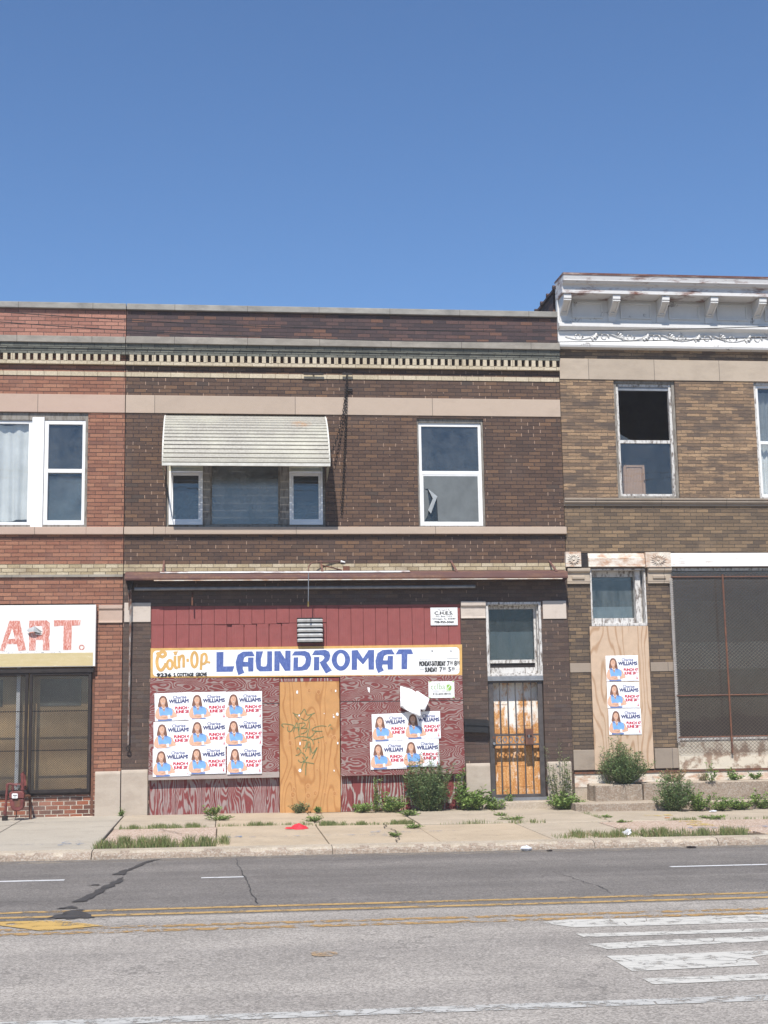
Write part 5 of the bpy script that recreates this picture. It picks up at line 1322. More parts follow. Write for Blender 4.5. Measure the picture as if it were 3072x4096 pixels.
# notice plates
def plate(name, label, q, rect, ybase, m, lines, extra=None, tilt=0.0):
    x0, x1, zt_, zb_ = rect
    A, B = P(q(x0, zb_), ybase), P(q(x1, zt_), ybase)
    o = thing(name, label, 'notice', ((A[0]+B[0])/2, ybase, A[1]))
    b = MB(); b.box(A[0], B[0], ybase, ybase+.006, A[1], B[1]); b.build('plate', MT['sign_white'], o)
    y = ybase-.001
    b = MB()
    for s, x0, x1, zb_, zt_, bold in lines: tx2(b, q, s, x0, x1, zb_, zt_, y, bold)
    b.build('lettering', m, o, fix=False)
    if extra: extra(o, y)
    return o
def ex1(o, y):
    b = MB(); A, B = P(q4b(1246, 234), y), P(q4b(1486, 76), y); frame_mb(b, A[0], B[0], A[1], B[1], .006, y, y+.0008); b.build('border', MT['p_grey'], o)
plate('notice_sign', 'small white notice with C.H.E.S. address and phone number on the red boards', q4b, (1240, 1492, 71, 240), .0, MT['black_paint'],
      [('Managed By', 1305, 1425, 100, 87, 0), ('C.H.E.S.', 1276, 1450, 138, 110, .004), ('PO. Box 7152', 1288, 1440, 163, 148, .001), ('Chicago, IL. 60680', 1256, 1474, 186, 171, .001), ('708-955-5060', 1274, 1458, 220, 200, .003)], ex1)
ywb = -.095
def ex2(o, y):
    b = MB(); G_ = lambda pts: [P(q4b(*p), y) for p in pts]
    b.flat(G_([(1390,802),(1420,800),(1437,815),(1436,845),(1425,860),(1390,862)]), y); b.flat(G_([(1225,773),(1245,772),(1228,787)]), y); b.flat(G_([(1440,769),(1459,768),(1457,783)]), y); b.flat(G_([(1225,927),(1243,929),(1226,914)]), y); b.flat(G_([(1462,925),(1445,926),(1461,911)]), y)
    b.build('green_emblem', MT['green_print'], o)
    b = MB(); b.ribbon(G_([(1404,862),(1400,836),(1412,826),(1428,803)]), .012, y-.001); b.ribbon(G_([(1436,852),(1444,838)]), .012, y-.001); b.build('emblem_line', MT['sign_white'], o)
    b = MB(); tx2(b, q4b, 'cclba', 1240, 1376, 848, 795, y); b.build('word', MT['green_pale'], o, fix=False)
    b = MB()
    for x0, x1, z_ in ((1248,1315,862),(1345,1375,860),(1262,1322,873),(1340,1428,871),(1248,1440,911)): b.ribbon(G_([(x0,z_),(x1,z_-1)]), .004, y)
    b.build('rule', MT['black_paint'], o)
plate('notice_sign', 'small white and green property notice with house emblem on the peeling red board', q4b, (1220, 1462, 769, 930), ywb-.008, MT['black_paint'],
      [('THIS PROPERTY IS OWNED BY', 1252, 1440, 793, 786, 0), ('312-603-8015', 1260, 1428, 899, 884, .002)], ex2)

# peeling red window boards
def board(name, label, cat, pts, y0, y1, m, seams=(), lip=None):
    poly = [P(p, y0) for p in pts]
    o = thing(name, label, cat, (sum(p[0] for p in poly)/4, y1, min(p[1] for p in poly)))
    (tl, tr, br, bl) = poly; prev = 0.0
    cuts = list(seams)+[1.0]
    for c in cuts:
        L = lambda a, b_, t: (a[0]+(b_[0]-a[0])*t, a[1]+(b_[1]-a[1])*t)
        b = MB(); b.prism([L(tl,bl,prev+.004), L(tr,br,prev+.004), L(tr,br,c-.004), L(tl,bl,c-.004)], y0+(.004 if c == 1.0 and seams else 0), y1)
        b.build('panel', m, o, bevel=.003); prev = c
    if lip:
        b = MB(); b.prism([L(tl,bl,1.0-lip), L(tr,br,1.0-lip), br, bl], y0-.006, y0-.0005); b.build('bare_strip', MT['bare_grey'], o)
    b = MB(); b.prism([(tl[0]+.01,tl[1]-.01),(tr[0]-.01,tr[1]-.01),(br[0]-.01,br[1]+.01),(bl[0]+.01,bl[1]+.01)], y0+.02, y1+.06); b.build('backing_frame', MT['bare_grey'], o)
    return o
yb0 = -.095
board('window_board', 'peeling red plywood window board carrying nine posters, left of the orange board', 'board', [(601,2711),(1117,2711),(1117,3109),(593,3121)], yb0, yb0+.02, MT['red_worn_h'], (.26,), .055)
board('window_board', 'peeling red plywood window board behind the leafy bush, right of the orange board', 'board', [(1361,2702),(1849,2699),(1861,3096),(1365,3106)], yb0, yb0+.02, MT['red_worn_h'], (.262,))
# orange plywood door board
q8c = zoomer(1080, 2700, .2623)
ypw = -.05
pw = thing('plywood_board', 'orange plywood board nailed over the doorway, tagged with green graffiti', 'board', (X(1240, 3200, ypw), ypw, 0))
a, c = X(1119, 3000, ypw), X(1360, 3000, ypw)
b = MB(); b.box(a, c, ypw, ypw+.019, .0, Z(1240, 2726, ypw)); b.build('panel', MT['plywood'], pw, bevel=.002)
b = MB(); b.box(a, c, ypw-.004, ypw+.03, Z(1240, 2726, ypw)+.002, Z(1240, 2713, ypw)); b.build('head_strip', MT['red_worn_v2'], pw)
yg = ypw-.0015
for x, z_, r_ in ((597,235,40),(740,255,38),(937,232,32),(307,1035,46),(987,955,40),(925,930,34),(705,932,30),(855,1030,26),(350,1822,52),(580,1700,42),(583,1837,52),(690,1800,44),(990,1803,38),(365,1738,32),(835,1815,26),(720,1450,24),(325,1560,14),(685,760,20)):
    A = P(q8c(x, z_), yg); k = .2623/228*r_; b = MB()
    b.flat([(A[0]+math.cos(t*.45)*k*.9, A[1]+math.sin(t*.45)*k*1.1) for t in range(14)], yg, 0)
    b.flat([(A[0]+math.cos(t*.45)*k*.62, A[1]+math.sin(t*.45)*k*.8-.003) for t in range(14)], yg-.0008, 2)
    b.flat([(A[0]+math.cos(t*.45)*k*.42, A[1]+math.sin(t*.45)*k*.55-.003) for t in range(14)], yg-.0012, 1)
    b.flat([(A[0]+math.cos(t*.45)*k*.22, A[1]+math.sin(t*.45)*k*.34-.003) for t in range(14)], yg-.0016, 2)
    b.build('knot', [MT['knot_ring'], MT['knot'], MT['plywood']], pw)
b = MB()
for pts in ([(345,575),(400,602),(465,596),(525,520),(560,604),(620,602),(685,578)], [(372,605),(440,680)], [(470,655),(555,690),(640,600)],
    [(175,770),(200,745),(300,755),(365,775),(335,840),(300,865),(270,845),(265,790)], [(210,800),(178,765)], [(360,868),(385,770),(415,730),(435,860)], [(375,805),(450,800)],
    [(440,735),(445,800),(440,900),(455,940)], [(440,742),(520,730),(535,770),(470,815),(560,812),(550,870),(470,900)], [(590,690),(605,780),(580,870),(570,935),(610,950)],
    [(860,785),(780,775),(680,800),(640,840),(700,855),(800,858)], [(790,858),(700,865),(640,935),(590,952)], [(820,940),(740,965),(650,990)], [(375,970),(430,940),(540,945),(640,985),(665,1060)],
    [(480,990),(560,1000),(555,1050),(530,1110),(500,1112)], [(540,1170),(580,1030),(612,1040),(610,1220)], [(560,1100),(622,1096)], [(620,1110),(640,1185),(668,1180),(722,1100),(640,1280)],
    [(420,1102),(472,1160),(440,1212),(390,1226)], [(420,1105),(410,1142)], [(480,1180),(530,1220),(545,1265),(578,1242)], [(490,1250),(520,1300),(480,1332),(437,1310),(435,1290)],
    [(580,1245),(500,1360),(480,1450)], [(510,1325),(672,1352)], [(560,1345),(545,1420),(545,1530)], [(732,1018),(748,1030)], [(890,790),(915,755),(930,770)], [(925,800),(955,830)]):
    stroke(b, q8c, pts, 8.5, yg-.002-.0001*random.random(), 4)
b.build('graffiti', MT['green_marker'], pw, fix=False)
b = MB()
for x, z_, w_, h_ in ((413,262,34,62),(1002,243,22,44),(445,617,24,34),(1027,600,40,58),(972,640,28,34),(965,607,12,22),(826,587,16,18),(458,1045,22,60),(1033,1037,24,42),(458,1457,50,60),(978,1458,20,28)):
    pts = [P(q8c(x+w_/2*math.cos(t)*random.uniform(.75,1.1), z_+h_/2*math.sin(t)*random.uniform(.75,1.1)), yg-.004) for t in [i*.785 for i in range(8)]]
    b.prism(pts, yg-.006, yg-.003)
b.build('paper_scrap', MT['scrap'], pw)
b = MB()
for x, z_, w_, h_, q, yy in ((638,855,14,56,q4b,ywb-.004),): b.prism([P(q(x, z_-28), yy), P(q(x+24,z_-24), yy), P(q(x+22,z_+26), yy), P(q(x+8,z_+12), yy)], yy-.004, yy)
prop(b.build('paper_scrap', MT['scrap'], None, (X(1470,2750), yb0, Z(1470,2750))), 'small torn white scrap stuck high on the right red board', 'scrap')

# black wall mailbox
q7m = zoomer(1800, 2200, .5201)
ymb = -.13
ma, mb_ = P(q7m(112, 1405), ymb), P(q7m(296, 1412), ymb)
mt_ = P(q7m(112, 1335), ymb)[1]; zb_ = ma[1]
mbx = thing('mailbox', 'black metal mailbox hung crooked on the dark brick pier beside the gate', 'mailbox', ((ma[0]+mb_[0])/2, 0, zb_))
mbx.rotation_euler = (0, math.radians(3.0), 0)
b = MB(); w_ = (mb_[0]-ma[0])/2; cx = (ma[0]+mb_[0])/2; hh = mt_-zb_
b.prism([(cx-w_, zb_), (cx+w_, zb_), (cx+w_, mt_), (cx-w_, mt_)], ymb, 0); b.build('body', MT['mailbox'], mbx, bevel=.004)
b = MB(); b.sweep([(.0,mt_+.075),(ymb-.02,mt_+.012),(ymb-.02,mt_-.035),(ymb-.012,mt_-.035),(ymb-.012,mt_+.003),(0,mt_+.06)], cx-w_-.008, cx+w_+.008); b.build('lid', MT['mailbox'], mbx)

# ART sign on the left building
ya_ = -.13
art = thing('shop_sign', 'flaking white sign with scribbled red ART lettering over a yellow band', 'sign', (-3.6, ya_, Z(200, 2668, ya_)))
sa1 = X(*q5(1410, 500), ya_); zt_, zm_, zb_ = Z(*q5(700, 74), ya_), Z(*q5(700, 790), ya_), Z(*q5(700, 985), ya_)
b = MB(); b.box(-6.5, sa1, ya_, 0, zb_-.0, zt_); b.build('board', MT['old_white'], art, bevel=.006)
b = MB(); b.flat([(-6.5, zb_+.01), (X(*q5(1370, 900), ya_), zb_+.01), (X(*q5(1372, 800), ya_), zm_+.01), (-6.5, zm_-.005)], ya_-.002); b.build('yellow_band', MT['sign_yellow'], art)
b = MB()
for x in range(0, 26):
    A = P(q5(30+x*36+random.uniform(-15,15), 768+random.uniform(-10,14)), ya_-.002)
    b.flat([(A[0]+random.uniform(-.02,.02), A[1]+random.uniform(-.012,.012)) for _ in range(4)], ya_-.0025)
b.build('paint_chip', MT['p_grey'], art)
yl2 = ya_-.003
for nm, outer, inner in (('A', [(140,305),(290,305),(385,740),(272,752),(250,650),(105,650),(62,752),(0,752),(0,735)], [(182,420),(220,568),(118,580)]),
                  ('R', None, None), ('T', [(795,298),(1190,296),(1180,372),(1062,380),(1050,735),(930,738),(940,378),(797,388)], None)):
    if nm == 'R':
        polys = [[(430,305),(690,300),(735,340),(735,500),(715,560),(730,600),(730,742),(630,742),(632,590),(530,588),(520,745),(428,745)]]
        holes_ = [(520,385),(625,385),(628,480),(620,510),(525,512)]
    else: polys, holes_ = [outer], inner
    b = MB(); b.flat([P(q5(*p), yl2) for p in polys[0]], yl2, 0)
    if holes_: b.flat([P(q5(*p), yl2-.0015) for p in holes_], yl2-.0015, 1)
    b.build('letter', [MT['sign_red'], MT['old_white']], art)
b = MB(); stroke(b, q5, oval(1205,698,34,32), 12, yl2); b.build('dot', MT['sign_red'], art, fix=False)
b = MB(); F3 = lambda x, z_, e: (P(q5(x, z_), yl2)[0], yl2-e, P(q5(x, z_), yl2)[1])
b.add([F3(398,452,.03),F3(430,425,.05),F3(515,390,.07),F3(630,470,.05),F3(600,488,.03),F3(500,470,.08),F3(430,480,.06)], [(0,1,6),(1,2,5,6),(2,3,4,5)]); b.build('torn_metal', MT['vent'], art)
b = MB(); b.flat([P(q5(*p), yl2-.003) for p in ((505,470),(590,482),(625,500),(560,498),(515,490))], yl2-.003); b.build('hole', MT['void'], art)

# ------------------------------------------------------------------ campaign posters
PW, PH = .640, .478
def make_poster():
    o = thing('poster', '', 'poster')
    b = MB(); b.box(0, PW, 0, .0012, -PH, 0); b.build('paper', MT['paper'], o)
    U = lambda x, z_: ((x-1040)/505*PW, -(z_-95)/368*PH)
    mats = [MT['p_skin'], MT['p_skin2'], MT['p_hair'], MT['p_dress'], MT['p_dress2'], MT['scrap'], MT['p_grey']]
    b = MB()
    def F(pts, lay, m): b.flat([U(*p) for p in pts], -.0004-.0005*lay, m)
    F([(1150,128),(1125,136),(1105,160),(1094,205),(1084,250),(1082,275),(1098,282),(1150,285),(1200,300),(1226,290),(1218,235),(1208,180),(1192,145),(1170,131)], 0, 2)
    F([(1135,245),(1172,245),(1186,295),(1160,330),(1128,290)], 1, 1)
    F([(1098,282),(1128,272),(1160,338),(1188,285),(1230,285),(1265,300),(1282,345),(1268,395),(1110,392),(1096,330)], 2, 3)
    F([(1098,284),(1128,274),(1145,305),(1118,300)], 3, 4); F([(1186,288),(1218,280),(1232,300),(1206,302)], 3, 4); F([(1150,316),(1186,290),(1164,345)], 3, 1)
    F([(1078,442),(1270,438),(1266,460),(1084,461)], 2, 4)
    F([(1098,282),(1072,298),(1052,335),(1042,385),(1050,420),(1080,440),(1110,430),(1105,392),(1098,330)], 3, 0)
    F([(1262,298),(1290,312),(1308,350),(1338,395),(1334,415),(1275,400),(1270,392),(1284,345)], 3, 0)
    F([(1080,440),(1060,420),(1095,400),(1150,405),(1215,392),(1335,396),(1332,414),(1250,430),(1180,446)], 4, 0)
    F([(1110,395),(1150,385),(1205,392),(1210,415),(1170,424),(1120,410)], 5, 1)
    F([(1112,398),(1150,388),(1202,394),(1206,408),(1168,416),(1122,406)], 6, 0)
    F([(1210,388),(1242,384),(1246,428),(1216,434)], 7, 5)
    F([(1152+37*math.cos(t)*(1 if math.sin(t) < 0 else .92), 202+54*math.sin(t)) for t in [i*.35 for i in range(18)]], 2, 0)
    F([(1152+33*math.cos(t), 186+32*math.sin(t)) for t in [i*.35 for i in range(18)]], 3, 0)
    F([(1118,175),(1128,148),(1152,138),(1178,148),(1188,178),(1168,156),(1140,156)], 4, 2)
    for ex in (1138, 1164): F([(ex-6,192),(ex,189),(ex+6,192),(ex,195)], 5, 2); F([(ex-8,183),(ex,179),(ex+8,183),(ex,182)], 5, 2)
    F([(1149,200),(1155,200),(1158,212),(1148,213)], 5, 1)
    F([(1136,222),(1152,226),(1168,222),(1162,234),(1152,238),(1142,234)], 5, 1); F([(1139,224),(1152,228),(1166,224),(1160,231),(1152,233),(1144,231)], 6, 5)
    b.ribbon([U(*p) for p in ((1132,272),(1142,292),(1160,300),(1176,292),(1184,275))], .008, -.0035, 5)
    b.build('portrait', mats, o)
    b = MB()
    def T(s, x0, x1, zb_, zt_, mi, bold=0.0):
        A, B, C_ = U(x0, zb_), U(x1, zb_), U(x0, zt_); text(b, s, A[0], B[0], A[1], C_[1]-A[1], -.0015, mi, 0.0, bold)
    T('Charise', 1290, 1470, 176, 137, 1, .0022); T('WILLIAMS', 1234, 1529, 231, 186, 0, .0050)
    T('PUNCH 47', 1316, 1536, 318, 281, 2, .0042); T('JUNE 28', 1320, 1497, 368, 331, 2, .0042); T('TH', 1501, 1533, 347, 331, 2, .0014)
    b.ribbon([U(1255,241), U(1505,239)], .003, -.0015, 1); b.ribbon([U(1270,452), U(1535,450)], .004, -.0015, 3)
    b.flat([U(1513,392),U(1520,392),U(1524,425),U(1534,436),U(1500,436),U(1510,425)], -.0015, 2)
    b.build('lettering', [MT['p_navy'], MT['p_slate'], MT['p_red'], MT['p_grey']], o, fix=False)
    return o
poster = make_poster()
q6 = zoomer(600, 2740, .2893); q7p = zoomer(1450, 2700, .2411)
R_ = 'campaign posters pasted on the boards'
spots = []
yP = yb0-.010
rows = ['top', 'middle', 'bottom']; cols = ['left', 'middle', 'right']
tl9 = [[(62,118),(535,103),(1038,95)],[(48,512),(536,478),(1040,462)],[(38,882),(528,848),(1066,848)]]
for r_ in range(3):
    for c_ in range(3):
        nm = ['top left poster of the nine, its curled left edge lifting off the red board', 'top row centre poster of the nine on the left red board', 'top right poster of the nine on the left red board',
              'middle row left poster of the nine on the left red board', 'poster in the very centre of the nine on the left red board', 'middle row right poster of the nine on the left red board',
              'bottom left poster of the nine, overlapping the bare timber strip', 'bottom row centre poster of the nine on the left red board', 'bottom right poster of the nine, set apart by a dark gap'][r_*3+c_]
        rot = [[-1.6,-.7,-.5],[-1.2,-.6,-.2],[-.6,-.5,-.2]][r_][c_]
        spots.append((q6, tl9[r_][c_], yP-.005*c_-.0025*r_, rot, .93 if (r_, c_) == (2, 2) else 1.0, 1.0, nm))
for p, k, rot, sx_, nm in (((150,652),0,-1.4,.985,'upper left poster of the four on the right red board'), ((700,612),1,-.6,.985,'poster shaded by the drooping torn white sheet'), ((122,1112),0,-1.0,1.0,'lower left poster of the four, with curled corner, on the right red board'), ((668,1072),1,-.5,1.0,'lower right poster of the four, partly behind the bush top')):
    spots.append((q7p, p, yP-.006*k-(.003 if p[1] > 1000 else 0), rot, sx_, 1.0, nm))
for p, k, nm in (((225,872),0,'topmost of three posters on the pale plywood board'), ((234,1067),1,'middle of three posters on the pale plywood board'), ((246,1262),2,'lowest of three posters on the pale plywood, its corner behind bush twigs')):
    spots.append((q8b, p, YB-.006-.003*k, [-.3,.3,.4][k], .94, .97, nm))
def copy_tree(o, parent=None):
    c = o.copy(); COL.objects.link(c)
    if parent: c.parent = parent; c.matrix_parent_inverse = Matrix()
    for ch in list(o.children): copy_tree(ch, c)
    return c
for i, (q, p, y, rot, kx, kz, nm) in enumerate(spots):
    o = poster if i == 0 else copy_tree(poster)
    x, z = P(q(*p), y)
    o.location = (x, y, z); o.rotation_euler = (math.radians(random.uniform(-.2,.25)), math.radians(rot), 0); o.scale = (kx, 1, kz)
    prop(o, nm, 'poster', R_)
# torn sheet drooping forward
pts = [(628,185),(780,225),(930,275),(1110,395),(1082,470),(1030,610),(965,565),(965,705),(810,625),(655,545),(626,520)]
cx, cz = 800, 430
def depth(x, z_): return -.115-.17*max(0, (z_-330)/380)-.05*max(0, (x-800)/300)+.035*math.sin(x/60.0+z_/90.0)*math.sin(z_/55.0)+.015*math.sin(x/25.0-z_/31.0)
gr = MB(); n = 16
import mathutils
ring = []
for i in range(len(pts)):
    a, c = pts[i], pts[(i+1) % len(pts)]
    for k in range(3): ring.append((a[0]+(c[0]-a[0])*k/3, a[1]+(c[1]-a[1])*k/3))
layers = [1.0, .75, .5, .25]
vs = []
for L in layers:
    for x, z_ in ring:
        xx, zz = cx+(x-cx)*L, cz+(z_-cz)*L; d = depth(xx, zz); p = P(q7p(xx, zz), d); vs.append((p[0], d, p[1]))
d = depth(cx, cz); p = P(q7p(cx, cz), d); vs.append((p[0], d, p[1])); n = len(ring)
fs = [(l*n+i, l*n+(i+1) % n, (l+1)*n+(i+1) % n, (l+1)*n+i) for l in range(3) for i in range(n)] + [(3*n+i, 3*n+(i+1) % n, len(vs)-1) for i in range(n)]
gr.add(vs, fs)
o = gr.build('torn_sheet', MT['paper'], None, (vs[0][0], yb0, vs[0][2]), smooth=True); s_ = o.modifiers.new('thick', 'SOLIDIFY'); s_.thickness = .001
prop(o, 'torn blank white sheet drooping forward over a poster on the right red board', 'torn poster')

# ------------------------------------------------------------------ gas meter
qg = zoomer(0, 3000, .2411); ym = -.62
gm = thing('gas_meter', 'maroon painted gas meter with white dial and pipes before the left shopfront', 'gas meter', (X(*qg(80, 1220), ym), ym, sz(-3.4, ym)))
gp = lambda x, z_, y=ym: (X(*qg(x, z_), y), y, Z(*qg(x, z_), y))
zg = sz(-3.4, ym)
b = MB(); pr = [gp(*p) for p in ((165,800),(165,715),(190,690),(290,680),(385,680),(412,715),(412,800))]
b.prism([(p[0], p[2]) for p in pr], ym-.10, ym+.08); b.build('head', MT['meter'], gm, bevel=.012)
b = MB(); pr = [gp(*p) for p in ((160,800),(415,800),(395,960),(340,1010),(235,1010),(190,960))]; b.prism([(p[0], p[2]) for p in pr], ym-.085, ym+.08); b.build('body', MT['meter'], gm, bevel=.02)
b = MB(); pr = [gp(*p, ym-.09) for p in ((235,820),(340,820),(335,940),(245,945))]; b.prism([(p[0], p[2]) for p in pr], ym-.092, ym-.08); b.build('recess_plate', MT['rust'], gm)
b = MB(); pr = [gp(*p, ym-.11) for p in ((198,732),(210,722),(285,722),(296,732),(296,795),(285,803),(210,803),(198,795))]; b.prism([(p[0], p[2]) for p in pr], ym-.125, ym-.09); b.build('dial', MT['sign_white'], gm, bevel=.004)
b = MB()
for k in range(4): c = gp(222+k*17, 752, ym-.127); b.tube([c, (c[0], c[1]-.003, c[2])], .0075, 8)
c = gp(248, 778, ym-.127); b.tube([c, (c[0], c[1]-.003, c[2])], .009, 8); b.build('dial_mark', MT['black_paint'], gm)
b = MB(); T_ = lambda pts, r_: b.tube([gp(*p) for p in pts], r_, 10)
T_([(90,1100),(98,900),(112,700),(122,600),(135,565),(165,558),(215,575)], .019); b.build('inlet_pipe', MT['meter'], gm)
b = MB(); T_([(84,1060),(85,1000)], .028); T_([(87,940),(90,905)], .025); T_([(108,760),(110,735)], .024); T_([(120,600),(128,562)], .026); b.build('coupling', MT['meter'], gm)
b = MB(); a = gp(82, 1090); b.tube([(a[0], ym, a[2]), (a[0], ym, zg-.02)], .048, 14); b.build('ground_sleeve', MT['dark_iron'], gm)
b = MB(); T_([(212,690),(212,590),(225,572),(270,578),(320,575),(365,580)], .019); T_([(212,660),(212,640)], .030); T_([(262,580),(290,580)], .03); T_([(330,575),(345,575)], .028); b.build('outlet_pipe', MT['meter'], gm)
b = MB(); T_([(372,690),(376,560),(374,430),(372,385),(388,362)], .026); T_([(374,440),(373,400)], .034); T_([(376,560),(376,520)], .033); T_([(372,660),(372,640)], .036); b.build('vent_riser', MT['meter'], gm)
b = MB(); a = gp(405, 640); c = gp(410, 420, -.05); b.tube([gp(380,655), (a[0], ym+.15, a[2]), (c[0], -.1, c[2])], .02, 8); b.build('house_pipe', MT['meter'], gm)
b = MB(); a = gp(490, 760, ym+.15); b.tube([gp(410,770), gp(470,760,ym+.1), a, gp(500,900,ym+.2), gp(505,1100,ym+.2), (gp(505,1100,ym+.2)[0], ym+.2, zg-.02)], .024, 8); b.build('elbow_pipe', MT['rust'], gm)
b = MB(); b.tube([gp(270,1010), gp(272,1100), gp(240,1170), (gp(190,1215)[0], ym-.05, zg)], .008, 6); b.build('drain_tube', MT['dark_iron'], gm)
b = MB(); cc = gp(330, 600); b.tube([(cc[0]-.02+.02*math.cos(i*.6), ym-.03, cc[2]+.02*math.sin(i*.6)) for i in range(12)], .005, 5); b.build('lock_ring', MT['galv'], gm)

# ------------------------------------------------------------------ plants
def leaf(b, p, d, L, w, mi=0, bend=.2):
    d = d.normalized(); up = Vector((0, 0, 1))
    s = d.cross(up)
    if s.length < .05: s = Vector((1, 0, 0))
    s.normalize(); s = (s*math.cos(random.uniform(-.9,.9))+d.cross(s)*math.sin(random.uniform(-.9,.9))).normalized()
    m = p+d*L*.45+Vector((0,0,L*bend*.3)); e = p+d*L-Vector((0,0,L*bend))
    b.add([p, m+s*w, e, m-s*w], [(0,1,2,3)], mi)
def plant(name, label, base, h, r, nstem, leaves, L, w, m, lean=.35, up=.6, droop=.0, group=None, cat='plant', bare=.0, curve=1.0, wide=None):
    """a clump of stems from one root with leaves along them and along side twigs"""
    o = thing(name, label, cat, base, group); base = Vector(base)
    st, lf = MB(), MB()
    for i in range(nstem):
        a = random.uniform(0, 6.283); rr = r*math.sqrt(random.random())
        hh = h*random.choice((.45,.6,.75,.85,1.0))*random.uniform(.85,1.12)*(1-.3*(rr/r)**2) if r > 0 else h
        if random.random() < .14: rr *= 1.4; hh *= 1.2
        p0 = base+Vector((math.cos(a)*rr*.18, math.sin(a)*rr*.12, 0))
        tip = base+Vector((math.cos(a)*rr*(wide or 1), math.sin(a)*rr*.8, hh))
        mid = p0.lerp(tip, .5)+Vector((math.cos(a)*rr*.22, math.sin(a)*rr*.15, hh*.02))
        pts = [p0.lerp(mid, t)*(1-t)+mid.lerp(tip, t)*t for t in [k/6 for k in range(7)]]
        st.tube(pts, [.0055, .005, .0045, .004, .0035, .003, .0015], 4, cap=False)
        for k in range(leaves):
            t = bare+(1-bare)*random.random()**.8
            f = t*6; j = min(int(f), 5); p = pts[j].lerp(pts[j+1], f-j)
            aa = random.uniform(0, 6.283); off = random.random()
            d = Vector((math.cos(aa), math.sin(aa), random.uniform(-.2, up*1.6)))
            tw = r*.30*(1-t*.65)*off
            q = p+d.normalized()*tw
            leaf(lf, q, d+Vector((0,0,.3)), L*random.uniform(.6,1.25), w*random.uniform(.7,1.2), 0, droop+random.uniform(0,.3))
    st.build('stem', MT['stem'], o, fix=False); lf.build('foliage', MT[m], o, fix=False)
    return o
random.seed(21)
def ground_at(sx_, y, off=0): x = X(sx_, 3230, y); return (x, y, sz(x, y)+off)
def wid(s, y): return s/FPX*(D0+y)*1.02
bx_, by_, bz_ = ground_at(1712, -.30)
plant('bush', 'dense grey green bush growing against the right red board', (bx_, by_, bz_), .98, .40, 95, 95, .052, .0085, 'leaf_bush', cat='bush')
plant('weed', 'thin feathery weed stem leaning out beside the dense bush, right of the posters', (bx_+.20, by_-.05, bz_), 1.12, .22, 9, 60, .045, .007, 'leaf_pale', bare=.3)
random.seed(22)
b2x = X(2500, 3100, -.42)
plant('bush', 'round grey green bush sprouting from the steps below the plywood board', (b2x, -.36, ut-.01), .80, .43, 90, 85, .048, .008, 'leaf_bush', cat='bush')
plant('weed', 'wispy dark seeded weed stalks spreading left from the bush on the steps', (b2x-.25, -.3, ut-.01), .62, .34, 10, 26, .04, .006, 'leaf_pale', bare=.35)
random.seed(23)
gx_, gy_, gz_ = ground_at(2243, -.32)
plant('weed', 'tall pale green seedy weed standing right of the barred gate', (gx_, gy_, gz_), 1.12, .24, 20, 52, .052, .009, 'leaf_pale', bare=.08)
plant('weed', 'low leafy weed at the foot of the tall weed by the lower step', (gx_+.05, gy_-.12, gz_), .30, .36, 34, 26, .07, .015, 'leaf_bright')
c3 = X(2700, 3240, -1.25)
plant('bush', 'bluish green weed clump growing in front of the steps', (c3, -1.18, sz(c3, -1.18)), .66, .36, 55, 60, .055, .011, 'leaf_bush', cat='bush')
plant('weed', 'bright leafy weed beside the bluish clump at the steps', (c3+.42, -1.2, sz(c3, -1.2)), .34, .26, 26, 28, .06, .014, 'leaf_bright')
for sx_, y, h, r_, m, lab in ((2880,-1.25,.24,.26,'leaf_bright','low green weed on pavement before the low crumbling step'), (2960,-1.1,.20,.22,'leaf_bright','small weed against the low crumbling step, right of the lower green weed'), (3050,-1.0,.34,.2,'leaf_bright','green weed at the right edge by the crumbling step')):
    x = X(sx_, 3235, y); plant('weed', lab, (x, y, sz(x, y)), h, r_, 24, 24, .055, .012, m)
x = X(2843, 3135, -.5); plant('weed', 'narrow upright weed on the ledge under the mesh guard', (x, -.52, b2), .36, .10, 7, 26, .05, .010, 'leaf_bright')
x = X(2935, 3105, -.2); plant('weed', 'leafy little weed on the ledge below the painted base', (x, -.22, b2), .18, .16, 12, 18, .06, .014, 'leaf_bright')
x = X(3020, 3110, -.2); plant('weed', 'second small weed on the ledge, nearest the right edge', (x, -.2, b2), .14, .14, 12, 18, .05, .012, 'leaf_bright')
x = X(2690, 3110, -.25); plant('weed', 'dry straw coloured weed behind the bluish clump on the upper step', (x, -.25, ut), .25, .34, 26, 18, .05, .006, 'dry')
x = X(2815, 3110, -.15); plant('weed', 'dry tuft on the ledge right of the rubble base', (x, -.15, b2-.02), .20, .14, 14, 12, .05, .006, 'dry')
random.seed(24)
